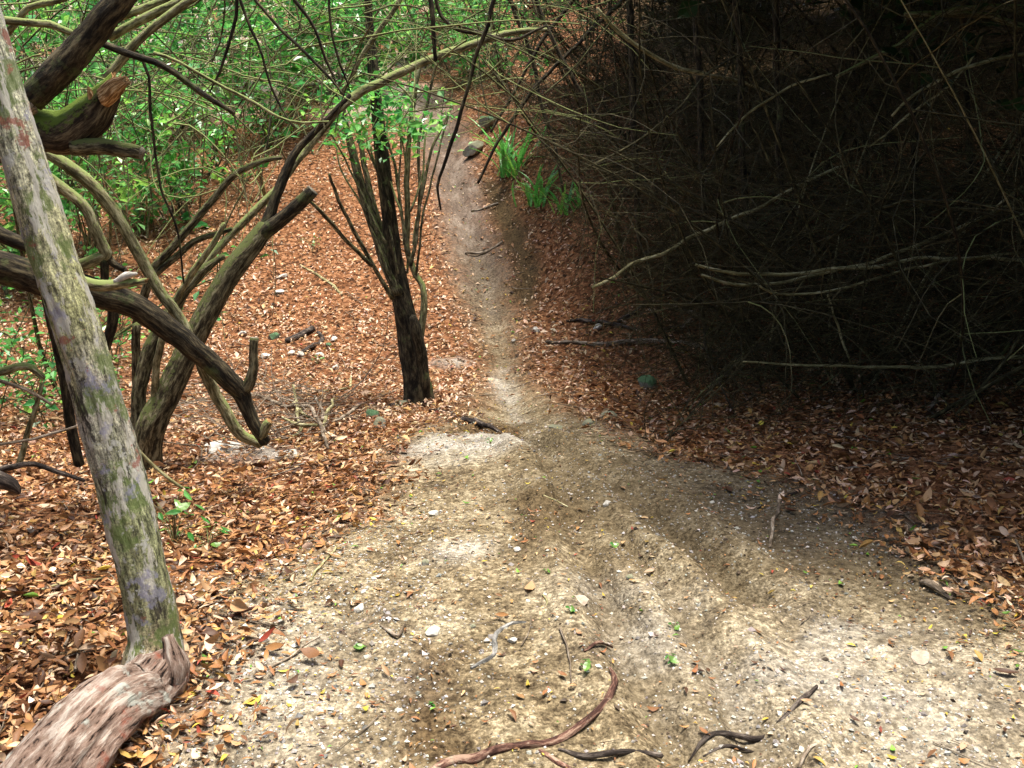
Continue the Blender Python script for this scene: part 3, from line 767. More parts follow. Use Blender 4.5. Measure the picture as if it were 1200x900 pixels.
# 2. mossy old tree just outside the left edge with its broken limbs reaching in
def mossy_tree():
    t = thing("mossy_tree", "old mossy tree at the left edge with thick dark broken limbs behind the pale trunk", "tree")
    Y = 3.7
    g = P(-170, 560, Y); g[2] = float(H(g[0], g[1])) - 0.1
    trunk = [g, P(-165, 400, Y), P(-150, 240, Y + .05), P(-120, 120, Y + .05), P(-90, -60, Y + .1), P(-60, -300, Y + .15)]
    tube("trunk", trunk, [.17, .14, .13, .12, .10, .08], [M_MOSSY], t, sides=24, step=0.05, rough=.15, seed=9)
    px_tube("broken_limb", [(-140, 200), (-40, 168), (35, 156), (78, 158), (104, 140), (122, 116), (136, 98)], Y, [M_MOSSY, M_CUT], t, [30, 30, 27, 28, 26, 19, 12],
            sides=26, step=0.02, rough=.22, lump=.16, seed=12, cut=True, ragged=0.05)
    px_tube("broken_end", [(120, 116), (130, 106), (138, 100), (144, 96)], Y - .05, [M_CUT, M_CUT], t, [13, 12, 10, 6], sides=14, step=.01, rough=.45, lump=.3, seed=34, ragged=.03)
    px_tube("splinter", [(112, 124), (108, 112), (104, 104)], Y - .03, [M_CUT, M_CUT], t, [7, 5, 1.5], sides=8, step=.01, rough=.4, seed=13)
    px_tube("stub", [(86, 172), (125, 174), (150, 178), (166, 181)], Y - .04, [M_BARK, M_CUTDARK], t, [12, 11, 10, 9], sides=18, step=0.02, rough=.1, seed=14, cut=True)
    px_tube("sawn_limb", [(36, 116), (75, 78), (112, 34), (150, -12), (200, -80), (240, -170)], Y - .05, [M_DARKBARK, M_CUTDARK], t, [19, 20, 19, 18, 16, 12], sides=26, step=0.02, rough=.12, seed=15)
    px_tube("sawn_end", [(36, 117), (31, 122)], Y - .05, [M_CUTDARK], t, [18.5, 17.5], sides=20, step=0.01, rough=.05, seed=16)
    px_tube("low_limb", [(-160, 290), (-70, 296), (0, 313), (60, 332), (120, 346), (170, 365), (215, 396), (255, 432), (284, 462)], Y + .15, [M_DARKBARK], t,
            [22, 22, 21, 20, 18, 16, 15, 14, 12], sides=26, step=0.02, rough=.16, lump=.13, seed=17, dY=.3)
    px_tube("hooked_end", [(280, 456), (291, 478), (300, 500), (309, 518)], Y + .45, [M_DARKBARK, M_CUTDARK], t, [12, 9, 9, 8], sides=16, step=0.02, rough=.12, seed=18)
    px_tube("upright_stub", [(280, 458), (291, 452), (296, 432), (297, 412), (298, 396)], Y + .45, [M_BARK, M_CUTDARK], t, [9, 8, 6.5, 6, 6], sides=16, step=0.015, rough=.1, seed=19, cut=True)
    px_tube("knot", [(306, 512), (312, 500), (317, 494)], Y + .44, [M_OLIVE, M_CUT], t, [6, 6, 5], sides=10, step=.01, seed=20, cut=True)
    px_tube("branch", [(52, 178), (82, 196), (116, 226), (150, 275), (183, 332), (210, 374), (228, 408), (243, 440), (260, 473), (281, 506), (306, 521)], Y + .4, [M_OLIVE], t,
            [7, 9, 9, 8, 8, 7.5, 7.5, 8, 8, 8, 7], sides=16, step=0.02, rough=.1, seed=21, dY=.12)
    px_tube("branch", [(40, 196), (72, 220), (97, 240), (110, 264), (122, 292), (124, 300), (104, 307), (84, 312)], Y + .3, [M_OLIVE], t, [8, 8, 8, 8, 8, 8, 8, 7], sides=14, step=0.02, rough=.12, seed=22)
    px_tube("branch", [(120, 298), (133, 309), (146, 316)], Y + .3, [M_DARKBARK, M_CUTDARK], t, [6, 5, 4], sides=10, step=0.02, seed=23, cut=True)
    px_tube("branch", [(122, 302), (122, 330), (118, 352)], Y + .3, [M_DARKBARK, M_CUTDARK], t, [6, 5.5, 5], sides=10, step=0.02, seed=24, cut=True)
    px_tube("branch", [(-140, 262), (-40, 268), (12, 280), (60, 300), (88, 318)], Y + .1, [M_DARKBARK], t, [14, 12, 10, 8, 5], sides=14, step=0.02, rough=.14, seed=25)
    px_tube("stub", [(92, 330), (118, 336), (145, 333), (168, 329)], Y + .12, [M_OLIVE, M_CUT], t, [9, 8, 7, 4], sides=14, step=0.015, rough=.2, seed=26, cut=True, ragged=.03)
    px_tube("broken_shard", [(135, 331), (150, 324), (161, 322)], Y + .11, [M_CHALK], t, [4, 5, 2], sides=8, step=.01, rough=.4, seed=27)
    px_tube("branch", [(-30, 20), (30, 28), (60, 30), (86, 38)], Y + .35, [M_OLIVE], t, [6, 5, 5, 4.5], sides=8, seed=28)
    px_tube("branch", [(118, 50), (150, 62), (195, 78), (240, 110), (274, 134)], Y + .35, [M_DARKBARK], t, [5, 5, 4.5, 4, 3], sides=8, seed=29)
    px_tube("branch", [(125, 92), (150, 62), (172, 40), (196, 20), (240, -12)], Y + .5, [M_OLIVE], t, [6, 6.5, 6, 6, 5], sides=10, seed=30)
    px_tube("branch", [(128, 44), (160, 26), (200, 8), (240, -14)], Y + .55, [M_OLIVE], t, [6, 6, 6, 5], sides=10, seed=31)
    px_tube("branch", [(140, 20), (180, 6), (215, -10)], Y + .6, [M_OLIVE], t, [6, 5.5, 5], sides=10, seed=32)
    px_tube("branch", [(8, 40), (24, 20), (36, 8), (60, 2), (90, -8)], Y + .45, [M_OLIVE], t, [5, 5, 4.5, 4, 4], sides=8, seed=33)
    return t
mossy_tree()

# 3. forked tree behind it
def forked_tree():
    g = G(166, 548)
    Y = g[1]
    t = thing("forked_tree", "leaning dark tree with a sawn fork and a long arching branch, left of the slope", "tree")
    p0 = g.copy(); p0[2] -= .1
    def pl(tr, Ys): return [P(a, b, y) for (a, b), y in zip(tr, Ys)]
    tr = [(175, 505), (196, 462), (220, 412), (246, 362), (272, 318), (294, 290), (312, 266)]
    pts = [p0] + pl(tr, np.linspace(Y, Y + .35, len(tr)))
    dep = project(np.array(pts))[2]
    tube("trunk", pts, np.array([21, 16.5, 14.5, 13.5, 13, 12.5, 11.5, 10]) / FPX * dep, [M_BARK], t, sides=24, step=0.03, rough=.17, lump=.14, seed=41)
    px_tube("sawn_fork", [(303, 276), (322, 263), (345, 243), (366, 222)], Y + .33, [M_DARKBARK, M_CUTDARK], t, [11, 10, 9, 8.5], sides=18, step=0.02, seed=42, cut=True)
    px_tube("limb", [(306, 276), (316, 252), (327, 222), (338, 194), (352, 172), (385, 138), (410, 112)], Y + .35, [M_DARKBARK], t, [10, 8, 7, 6, 5, 4, 3], sides=14, step=.03, seed=43, dY=.2)
    px_tube("arching_branch", [(206, 368), (222, 334), (246, 302), (272, 274), (306, 240), (336, 206), (358, 176), (386, 140), (416, 114), (452, 93), (498, 71), (548, 54), (592, 40), (640, 34)],
            Y + .3, [M_OLIVE], t, [5, 5, 5, 5, 5, 5, 6, 6, 6, 6, 5.5, 5, 4.5, 3], sides=14, step=.03, seed=44, dY=.9, rough=.06)
    px_tube("stem", [(163, 545), (161, 500), (163, 455), (172, 415), (186, 388), (208, 352), (232, 322), (262, 300)], Y + .06, [M_BARK], t, [10, 10, 10, 9.5, 9, 8, 7, 4], sides=14, step=.03, seed=45, dY=.2)
    px_tube("stem", [(178, 500), (182, 452), (187, 410), (196, 380), (220, 330), (250, 285), (262, 262)], Y + .02, [M_OLIVE], t, [5.5, 5, 5, 5, 4.5, 4, 3], sides=10, step=.03, seed=46)
    px_tube("branch", [(176, 318), (212, 279), (240, 247), (274, 206), (308, 189), (330, 184)], Y + .5, [M_BARK], t, [6, 5.5, 5, 4.5, 4, 3], sides=10, seed=47)
    px_tube("branch", [(180, 322), (226, 283), (250, 274), (270, 268)], Y + .5, [M_BARK], t, [5, 4.5, 4, 3], sides=10, seed=48)
    px_tube("branch", [(160, 380), (172, 340), (178, 318)], Y + .45, [M_BARK], t, [6, 6, 6], sides=10, seed=49)
    px_tube("branch", [(162, 545), (160, 470), (160, 380)], Y + .30, [M_BARK], t, [6, 6, 6], sides=10, seed=50)
    return t
forked_tree()

# ------------------------------------------------------------------ foliage helpers
GREENS = 1.9 * np.array([[0.030, 0.13, 0.022], [0.045, 0.19, 0.030], [0.075, 0.25, 0.045], [0.035, 0.16, 0.040], [0.15, 0.30, 0.05], [0.08, 0.22, 0.05]])
SL = [small_leaf_template()]
ROOF_LEAF = [(np.array([[-.5, 0, 0], [0.05, -.3, .08], [.5, 0, 0], [0.05, .3, .08]]), np.array([[0, 1, 2], [0, 2, 3]]))]
def leaf_cloud(name, centers, per, spread, size, parent, seed=0, greens=GREENS, bright=1.0, mat_=None, flat=0.5, temps=None):
    r = np.random.default_rng(seed + 1000)
    C = np.repeat(centers, per, 0); n = len(C)
    pos = C + r.normal(0, 1, (n, 3)) * np.array([spread, spread, spread * .65])
    nr = r.normal(0, flat, (n, 3)); nr[:, 2] += 1
    Rm = rot_frames(nr, r.random(n) * 6.28, np.abs(r.normal(0, .3, n)), r.random(n) * 6.28)
    s = np.clip(r.lognormal(math.log(size), .42, n), size * .4, size * 2)
    cl = np.repeat(r.integers(0, len(greens), len(centers)), per)
    pick = np.where(r.random(n) < .55, cl, r.integers(0, len(greens), n))
    tint = greens[pick] * r.uniform(.7, 1.3, (n, 1)) * bright
    V, F, K = bulk(pos, Rm, s, tint, temps or SL, np.zeros(n, int))
    return link(name, make_mesh(name, V, F, mat_ or M_GREEN, False, tint=K), parent)

# 4. multi-stemmed tree at the foot of the slope
def middle_tree():
    g = G(490, 472); Y = g[1]
    t = thing("multi_stemmed_tree", "dark multi-stemmed tree standing beside the path at the foot of the slope", "tree")
    p0 = g.copy(); p0[2] -= .08
    tr = [(491, 462), (485, 425), (476, 375), (468, 340), (461, 295), (455, 245), (449, 195), (444, 150), (438, 90), (432, 10), (425, -90)]
    pts = [p0] + [P(a, b, y) for (a, b), y in zip(tr, np.linspace(Y, Y + .35, len(tr)))]
    dep = project(np.array(pts))[2]
    tube("trunk", pts, np.array([27, 16.5, 13.8, 12.5, 11.5, 9.5, 8.5, 8.5, 7.5, 6, 4.5, 3]) / FPX * dep, [M_DARKBARK], t, sides=24, step=.035, rough=.17, lump=.12, seed=61)
    px_tube("stem", [(496, 470), (494, 425), (488, 390), (484, 372)], Y - .04, [M_DARKBARK], t, [10, 9, 8, 5], sides=14, step=.03, rough=.16, seed=62)
    px_tube("stem", [(492, 400), (496, 372), (497, 350), (495, 334), (487, 322), (479, 300), (477, 255), (478, 200), (481, 150), (487, 100), (497, 60)], Y, [M_OLIVE], t, [5, 5, 4.5, 4, 4, 4, 4, 4, 3.5, 3, 2], sides=10, seed=63, dY=.3)
    px_tube("stem", [(468, 345), (452, 308), (436, 262), (424, 220), (414, 180), (404, 140), (396, 80)], Y + .05, [M_BARK], t, [8, 8, 7, 6.5, 6, 4.5, 2.5], sides=14, step=.04, seed=64, dY=.4)
    px_tube("stem", [(466, 340), (450, 290), (438, 240), (428, 200), (420, 160)], Y + .1, [M_BARK], t, [5, 5, 4.5, 4, 3], sides=10, seed=65, dY=.4)
    px_tube("stem", [(460, 350), (444, 322), (424, 288), (404, 250), (386, 205)], Y, [M_BARK], t, [3.5, 3, 3, 2.5, 2], sides=8, seed=66, dY=-.2)
    px_tube("stem", [(436, 312), (410, 286), (386, 258), (364, 236)], Y - .1, [M_BARK], t, [3, 3, 3, 2], sides=8, seed=67, dY=-.3)
    px_tube("stem", [(481, 312), (489, 270), (491, 225), (490, 170), (500, 120), (512, 70)], Y, [M_BARK], t, [2.5, 2.5, 2.2, 2, 2, 1.5], sides=8, seed=68, dY=.3)
    px_tube("stem", [(479, 300), (470, 250), (464, 200), (452, 160)], Y, [M_BARK], t, [2.5, 2, 2, 1.5], sides=8, seed=69, dY=.3)
    px_tube("stem", [(490, 250), (500, 200), (510, 165), (530, 125)], Y + .1, [M_BARK], t, [2, 2, 1.8, 1.2], sides=8, seed=70, dY=.3)
    for k in range(11):
        x0, y0 = 452 + 3.6 * k, 285 + 42 * math.sin(k * 2.1)
        x1 = 372 + 15 * k + 8 * math.sin(k * 3.3); y1 = 130 + 28 * math.sin(k * 1.7)
        px_tube("stem", [(x0, y0), (x0 * .62 + x1 * .38 + 5 * math.sin(k), y0 * .6 + y1 * .4), (x0 * .25 + x1 * .75, y0 * .25 + y1 * .75), (x1, y1)], Y + .05 * (k % 4), [M_BARK, M_OLIVE][k % 2:][:1], t,
                [1.7, 1.5, 1.2, .7], sides=6, seed=300 + k, dY=.4, wig=.03)
    cs = np.array([P(a, b, Y + rng.uniform(-.3, .7)) for a, b in [(400, 140), (415, 128), (430, 142), (445, 130), (452, 145), (408, 160), (425, 158), (392, 128), (440, 118), (460, 132), (385, 150),
                                                               (448, 105), (470, 110), (492, 148), (505, 140), (478, 145), (512, 152), (420, 110), (400, 105), (435, 165), (462, 150)]])
    leaf_cloud("crown", cs, 42, .11, .05, t, 5)
    return t
middle_tree()

# ------------------------------------------------------------------ leafy shrubs on the hillside
def shrub(name, label, cat, base, height, nst, nclump, per, leaf, seed, group, lean=(0, 0), spread=.6, lo=.25, bright=1.0, greens=GREENS, stem_r=.014, mats=None):
    global rng
    keep = rng; rng = np.random.default_rng(seed)
    x, y = base[0], base[1]; z = float(H(x, y))
    t = thing(name, label, cat, group, (x, y, z))
    paths = []
    for k in range(nst):
        st = np.array([[rng.normal(0, .10), rng.normal(0, .10), -.06]])
        d = np.array([[rng.normal(0, .32) + lean[0], rng.normal(0, .32) + lean[1], 1.0]])
        L = height * rng.uniform(.8, 1.15)
        p = shoots(st, d, np.array([L]), 9, .22, .05, .12)[0]
        paths.append(p)
        r0 = stem_r * rng.uniform(.6, 1.3)
        V, q, b = cane_batch(p[None], np.linspace(r0, r0 * .35, 9)[None], 7)
        m = mats[rng.integers(0, len(mats))] if mats else (M_BARK, M_OLIVE)[rng.integers(0, 2)]
        link("stem", make_mesh("stem", V, q, m, True, b), t)
    paths = np.array(paths)
    ntw = nclump
    pk = rng.integers(0, nst, ntw); tt = rng.uniform(lo * 8, 8, ntw); i0 = np.minimum(tt.astype(int), 7); f = (tt - i0)[:, None]
    st = paths[pk, i0] * (1 - f) + paths[pk, i0 + 1] * f
    d = rng.normal(0, 1, (ntw, 3)); d[:, 2] = np.abs(d[:, 2]) * .6 + .1
    tw = shoots(st, d, rng.uniform(.3, 1.0, ntw) * spread, 5, .4, .1, .2)
    V, q, b = cane_batch(tw, np.linspace(.005, .002, 5)[None] * np.ones((ntw, 1)), 4)
    tag(link("twigs", make_mesh("twigs", V, q, M_BARK, True, b), t), kind="stuff")
    if per:
        leaf_cloud("crown", tw[:, -1], per, .115 * spread / .6, leaf, t, seed, greens, bright, temps=ROOF_LEAF if greens is not GREENS else None)
    rng = keep
    return t

HILL = [  # px, py of the foot, height, label
    ((20, 345), 2.0, "dark leafy shrub low at the left edge behind the pale leaning trunk"),
    ((72, 330), 1.7, "low leafy shrub between the pale trunk and the dark low limb"),
    ((120, 300), 1.7, "bright yellow-green shrub framed between the olive branch and the broken stub"),
    ((165, 275), 1.9, "leafy shrub just right of the crossing olive branch"),
    ((215, 250), 1.8, "leafy shrub behind the forked tree's raised branches"),
    ((35, 225), 2.4, "green shrub behind the mossy broken limb at the left edge"),
    ((100, 205), 2.3, "leafy shrub seen below the broken orange limb end"),
    ((255, 205), 2.2, "green shrub with slim upright stems left of the arching branch's foot"),
    ((165, 185), 2.4, "leafy shrub in the middle of the bright left undergrowth"),
    ((310, 170), 2.4, "tall shrub whose bare stems stand above the left litter slope"),
    ((210, 150), 2.5, "shrub on the upper left hillside behind the hanging dark twigs"),
    ((60, 140), 2.6, "shrub on the upper hillside seen past the sawn dark limb"),
    ((350, 140), 2.2, "shrub below the bend of the arching branch"),
    ((125, 120), 2.6, "upper left shrub showing between the olive branches and the broken limb"),
    ((275, 115), 2.6, "hillside shrub above the sawn fork at upper left centre"),
    ((395, 112), 2.0, "dense bluish-green shrub under the long arching branch left of the path"),
    ((435, 100), 1.9, "dense dark green shrub touching the left side of the path's top"),
    ((330, 92), 2.6, "bright green shrub near the top of the picture left of the arching branch"),
    ((180, 80), 2.8, "far green shrub at the top left behind the olive branches"),
    ((20, 75), 2.8, "far green shrub in the top left corner"),
    ((455, 70), 2.3, "bright green shrub at the top of the slope above the arching branch"),
    ((255, 62), 2.8, "far shrub at the top edge, about a quarter of the way from the left"),
    ((400, 55), 2.8, "far shrub at the top edge, about a third of the way from the left"),
    ((505, 82), 1.5, "green shrub closing the view where the path disappears"),
    ((545, 95), 1.6, "green shrub on the right shoulder of the path's top"),
    ((590, 100), 1.7, "twiggy green shrub above the strap-leaved plant on the right of the path"),
    ((520, 40), 2.6, "far green shrub at the top centre beyond the end of the path"),
    ((620, 62), 2.4, "dim green shrub at the top, where the dark thicket begins"),
    ((690, 55), 2.4, "dim leafy shrub at the top, inside the dark thicket's left part"),
]
for i, ((a, b), h, lab) in enumerate(HILL):
    g = G(a, b)
    shrub("leafy_shrub", lab, "shrub", g, h * random.uniform(.9, 1.1), 6 + i % 3, 40 if b < 180 else 26, 26 if a < 560 else 9, .125 if b < 160 else .095, 300 + i, "leafy shrubs on the hillside",
          spread=.75 if b < 180 else .6, lo=.12 if a < 470 else .2, stem_r=.017 if b < 160 else .013)

# ------------------------------------------------------------------ dark thicket on the right
THK = [  # x, y, label
    (1.55, 7.1, "twiggy bare shrub at the thicket's near left corner above the fallen branches"),
    (2.05, 6.1, "bare shrub at the thicket's front edge, third from its left corner"),
    (2.75, 5.7, "black tangled shrub at the front of the thicket by the right edge"),
    (3.6, 5.6, "black tangled shrub at the right edge nearest the camera"),
    (1.35, 9.3, "bare shrub leaning over the right litter bank, right of the strap-leaved plant"),
    (2.3, 8.1, "tangled shrub behind the pale diagonal cane in the thicket"),
    (3.3, 7.3, "tangled dark shrub behind the three pale curved canes"),
    (4.5, 7.0, "dark shrub deep at the right edge behind the front row"),
    (1.3, 11.8, "bare shrub with hanging twigs over the upper right litter bank"),
    (2.4, 10.4, "dark tangled shrub in the thicket's middle row, left part"),
    (3.7, 9.6, "dark tangled shrub in the thicket's middle row, centre"),
    (5.3, 9.2, "dark tangled shrub in the thicket's middle row by the right edge"),
    (1.5, 14.6, "bare shrub on the skyline right of the path's top"),
    (2.9, 13.2, "dark shrub in the thicket's back row, left part"),
    (4.6, 12.6, "dark shrub in the thicket's back row, centre"),
    (6.6, 12.2, "dark shrub in the thicket's back row by the right edge"),
    (3.4, 17.0, "dim bare shrub at the top of the thicket's far left end"),
    (5.6, 16.6, "dim bare shrub at the top of the thicket's far middle"),
    (4.4, 20.5, "dim far shrub behind the thicket's top, left"), (7.2, 20.0, "dim far shrub behind the thicket's top, centre"), (10.2, 19.5, "dim far shrub behind the thicket's top, right"),  # extra shrubs added for more roof over the dark back
    (8.2, 16.0, "dim bare shrub in the top right corner of the thicket"),
]
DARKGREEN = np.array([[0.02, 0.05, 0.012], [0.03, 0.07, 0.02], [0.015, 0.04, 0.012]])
def thicket_shrub(i, x, y, label):
    global rng
    keep = rng; rng = np.random.default_rng(700 + i)
    z = float(H(x, y))
    t = thing("thicket_shrub", label, "shrub", "tangled shrubs of the dark thicket", (x, y, z))
    far = y > 11
    nc = 13
    st = np.stack([rng.normal(0, .28, nc), rng.normal(0, .28, nc), np.full(nc, -.05)], 1)
    lean = -0.25 if x < 1.8 else -0.12
    d = np.stack([rng.normal(lean, .55, nc), rng.normal(-.15, .5, nc), rng.uniform(.6, 1.2, nc)], 1)
    canes = shoots(st, d, rng.uniform(2.4, 4.0, nc), 11, .28, .16, .10)
    def strays(p):                                       # shoots that would sprawl across the open path
        w = p + np.array([x, y, z])
        a, b_, _ = project(w.reshape(-1, 3)); a = a.reshape(p.shape[:2]); b_ = b_.reshape(p.shape[:2])
        return ((a < 655) & (b_ > 262)).any(1) | ((a < 565) & (b_ > 110)).any(1)
    bad = strays(canes); ok = np.nonzero(~bad)[0]
    if len(ok) < 3: ok = np.arange(nc)[:3]
    canes = canes[ok]; nc = len(ok)
    for k in range(nc):
        r0 = rng.uniform(.006, .016) * (1.5 if k < 2 else 1)
        V, q, b = cane_batch(canes[k:k + 1], np.linspace(r0, r0 * .3, 11)[None], 6)
        link("cane", make_mesh("cane", V, q, M_CANE if rng.random() < .10 else (M_DARKBARK if rng.random() < .35 else M_TWIG), True, b), t)
    nt = (560 if not far else 400) + (260 if x < 1.8 else 0)
    pk = rng.integers(0, nc, nt); tt = rng.uniform(.8, 9.6, nt); i0 = tt.astype(int); f = (tt - i0)[:, None]
    s2 = canes[pk, i0] * (1 - f) + canes[pk, i0 + 1] * f
    d2 = rng.normal(0, 1, (nt, 3)); d2[:, 2] *= .6
    tw = shoots(s2, d2, np.clip(rng.lognormal(math.log(.75), .45, nt), .25, 2.0), 6, .38, .10, .18)
    gz = H(tw[..., 0].ravel() + x, tw[..., 1].ravel() + y).reshape(tw.shape[:2]) - z + .02
    tw[..., 2] = np.maximum(tw[..., 2], gz)
    tw = tw[~strays(tw)]; nt = len(tw)
    rr = rng.uniform(.0016, .0036, nt)[:, None] * np.linspace(1, .45, 6)[None] * (1.5 if far else 1)
    V, q, b = cane_batch(tw, rr, 3)
    tag(link("twigs", make_mesh("twigs", V, q, M_TWIG, True, b), t), kind="stuff")
    npl = 30                                              # shoots given paler bark to stand for twigs catching light
    pk = rng.integers(0, nc, npl); i0 = rng.integers(1, 9, npl)
    pw = shoots(canes[pk, i0], rng.normal(0, 1, (npl, 3)) * np.array([1, .7, .7]), rng.uniform(.5, 1.6, npl), 9, .75, .15, .25)
    pw = pw[~strays(pw)]
    pw[..., 2] = np.maximum(pw[..., 2], H(pw[..., 0].ravel() + x, pw[..., 1].ravel() + y).reshape(pw.shape[:2]) - z + .02)
    V, q, b = cane_batch(pw, rng.uniform(.002, .0042, len(pw))[:, None] * np.linspace(1, .4, 9)[None], 4)
    tag(link("lit_shoots", make_mesh("lit_shoots", V, q, M_OLIVE, True, b), t), kind="stuff")
    # dead low mesh of twigs
    nl = 330
    a = rng.random(nl) * 6.28; rad = rng.uniform(0, .9, nl)
    s3 = np.stack([np.cos(a) * rad, np.sin(a) * rad, rng.uniform(.05, 1.3, nl)], 1)
    d3 = np.stack([rng.normal(0, 1, nl), rng.normal(0, .6, nl), rng.normal(.05, .35, nl)], 1)
    lw = shoots(s3, d3, rng.uniform(.5, 1.7, nl), 6, .30, .06, .1)
    gz = H(lw[..., 0].ravel() + x, lw[..., 1].ravel() + y).reshape(lw.shape[:2]) - z + .02
    lw[..., 2] = np.maximum(lw[..., 2], gz)
    lw = lw[~strays(lw)]; nl = len(lw)
    V, q, b = cane_batch(lw, rng.uniform(.0015, .0034, nl)[:, None] * np.linspace(1, .5, 6)[None], 3)
    tag(link("dead_twigs", make_mesh("dead_twigs", V, q, M_TWIG, True, b), t), kind="stuff")
    # evergreen roof of the thicket, unseen and shaped to shade it
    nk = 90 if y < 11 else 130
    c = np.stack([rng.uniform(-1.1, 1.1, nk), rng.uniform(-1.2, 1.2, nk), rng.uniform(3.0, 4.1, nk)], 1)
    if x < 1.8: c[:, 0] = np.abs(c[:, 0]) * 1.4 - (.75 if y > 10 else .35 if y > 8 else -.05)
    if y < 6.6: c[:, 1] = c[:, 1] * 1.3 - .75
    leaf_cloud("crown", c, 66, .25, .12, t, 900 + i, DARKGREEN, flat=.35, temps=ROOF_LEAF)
    rng = keep
    return t
EDGE = [(6.4, 6.0, "unseen evergreen bush added off the right edge to block light, nearest"), (7.6, 8.6, "unseen evergreen bush added off the right edge to block light, second"),  # added bushes: off-frame ones block side light, rear ones darken the back
        (9.2, 11.6, "unseen evergreen bush added off the right edge to block light, third"), (10.8, 15.0, "unseen evergreen bush added off the right edge to block light, farthest"),
        (3.6, 18.6, "dark evergreen bush on the hill behind the thicket, left"), (5.6, 15.0, "dark evergreen bush on the hill behind the thicket, centre"),
        (7.9, 14.4, "dark evergreen bush on the hill behind the thicket, right"), (10.6, 14.6, "dark evergreen bush on the hill behind the thicket, far right"),
        (4.6, 3.6, "unseen leafy evergreen bush right of the camera beside the thicket")]
for i, (x, y, lab) in enumerate(EDGE):
    shrub("shade_bush", lab, "bush", (x, y), 3.6, 6, 150, 40, .13, 650 + i, "evergreen bushes added beside the thicket", spread=1.3, lo=.05, greens=DARKGREEN)
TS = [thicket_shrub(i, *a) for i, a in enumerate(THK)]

# pale canes that catch the light at the front of the thicket (parts of the shrubs they grow from)
def shrub_cane(ti, trace, Y, rpx, m, dY=0.0, seed=0):
    o = px_tube("cane", trace, Y, [m], None, np.array(rpx) * .85, dY=dY, sides=8, step=.05, rough=.06, lump=.06, seed=seed, wig=.02)
    o.parent = TS[ti]
    o.matrix_parent_inverse = Matrix.Translation(TS[ti].location).inverted()
    return o
shrub_cane(0, [(694, 337), (720, 325), (738, 310), (765, 300), (792, 290), (830, 272), (880, 248), (950, 212), (1000, 190)], 6.4, [2.5, 3, 3, 3, 3.2, 3, 3, 2.5, 2], M_CANE, .4, 1)
shrub_cane(1, [(815, 310), (840, 317), (880, 322), (940, 322), (1010, 312), (1100, 304), (1180, 303), (1260, 310)], 5.6, [2, 2.5, 3, 3, 3, 3, 3, 3], M_CANE, 0, 2)
shrub_cane(1, [(822, 322), (860, 334), (900, 333), (970, 320), (1030, 303), (1090, 282), (1160, 250), (1220, 225)], 5.7, [2, 2.5, 2.5, 3, 3, 3, 3, 3], M_CANE, .2, 3)
shrub_cane(1, [(885, 332), (905, 343), (940, 345), (985, 337), (1040, 322), (1110, 308), (1200, 296)], 5.5, [1.5, 2, 2, 2, 2.2, 2, 2], M_CANE, .1, 4)
shrub_cane(2, [(870, 424), (950, 428), (1040, 430), (1110, 427), (1160, 419), (1240, 414)], 5.3, [1.5, 2, 2.5, 3, 3.2, 3.5], M_CANE, 0, 5)
shrub_cane(3, [(1045, 136), (1070, 110), (1110, 88), (1160, 72), (1230, 60)], 5.6, [2, 2.5, 3, 3, 3], M_CANE, .1, 6)
shrub_cane(2, [(1018, 172), (1055, 145), (1090, 118), (1128, 84), (1150, 40)], 5.9, [1.5, 2, 2, 2, 2], M_CANE, .1, 7)
shrub_cane(2, [(840, 172), (865, 145), (900, 115), (935, 95), (975, 86)], 5.8, [1.5, 2, 2, 2, 1.5], M_CANE, .1, 8)
shrub_cane(2, [(1163, 247), (1185, 225), (1215, 205)], 5.4, [2, 2.5, 3], M_CANE, 0, 9)
shrub_cane(3, [(1120, 485), (1155, 450), (1185, 415), (1215, 370)], 4.9, [2, 2.5, 2.5, 3], M_TWIG, .1, 10)
shrub_cane(5, [(700, 10), (722, 34), (760, 60), (800, 80), (850, 92), (905, 110)], 7.6, [3, 3.5, 3.5, 3.5, 3, 2], M_CANE, .3, 11)
shrub_cane(5, [(690, 195), (740, 170), (790, 130), (830, 90), (880, 60), (960, 30)], 7.2, [2, 2, 2, 2, 2, 2], M_TWIG, .3, 12)
shrub_cane(6, [(980, 90), (1040, 60), (1080, 30), (1130, 10), (1200, 8)], 6.6, [3, 3.5, 4, 4.5, 5], M_OLIVE, .2, 13)
shrub_cane(7, [(1060, 18), (1110, 15), (1160, 18), (1190, 30), (1240, 45)], 7.0, [5, 5, 5, 5, 5], M_OLIVE, .0, 14)
shrub_cane(0, [(940, 270), (915, 220), (895, 170), (880, 140), (868, 100)], 6.2, [1.5, 2, 2, 1.5, 1.5], M_TWIG, .1, 15)
shrub_cane(1, [(970, 345), (985, 380), (992, 405), (1000, 428)], 5.5, [1.5, 2, 2, 1.5], M_CANE, 0, 16)
shrub_cane(4, [(560, 215), (585, 165), (612, 120), (648, 80), (690, 40), (740, -10)], 8.5, [2, 2.5, 3, 3, 3, 3], M_DARKBARK, .3, 17)
shrub_cane(4, [(660, 225), (650, 170), (634, 120), (620, 60), (600, 0), (580, -60)], 8.8, [2, 2.5, 3, 3.5, 3.5, 3], M_DARKBARK, .3, 18)
shrub_cane(4, [(575, 155), (610, 95), (640, 40), (690, -20)], 8.6, [2, 2.5, 3, 3], M_DARKBARK, .2, 19)
shrub_cane(4, [(716, 160), (690, 120), (660, 70), (640, 30), (615, -30)], 8.4, [3, 3.5, 3.5, 3.5, 3], M_DARKBARK, .2, 20)
for k, xx in enumerate((742, 820, 868, 912, 1070, 1134)):
    shrub_cane((5, 9, 9, 10, 6, 7)[k], [(xx + 8, 300 - 20 * (k % 3)), (xx + 3, 200), (xx, 100), (xx - 4, 20), (xx - 6, -80)], 8.0 - .2 * k, [4, 5, 5.5, 5.5, 5], M_DARKBARK, .2, 21 + k)

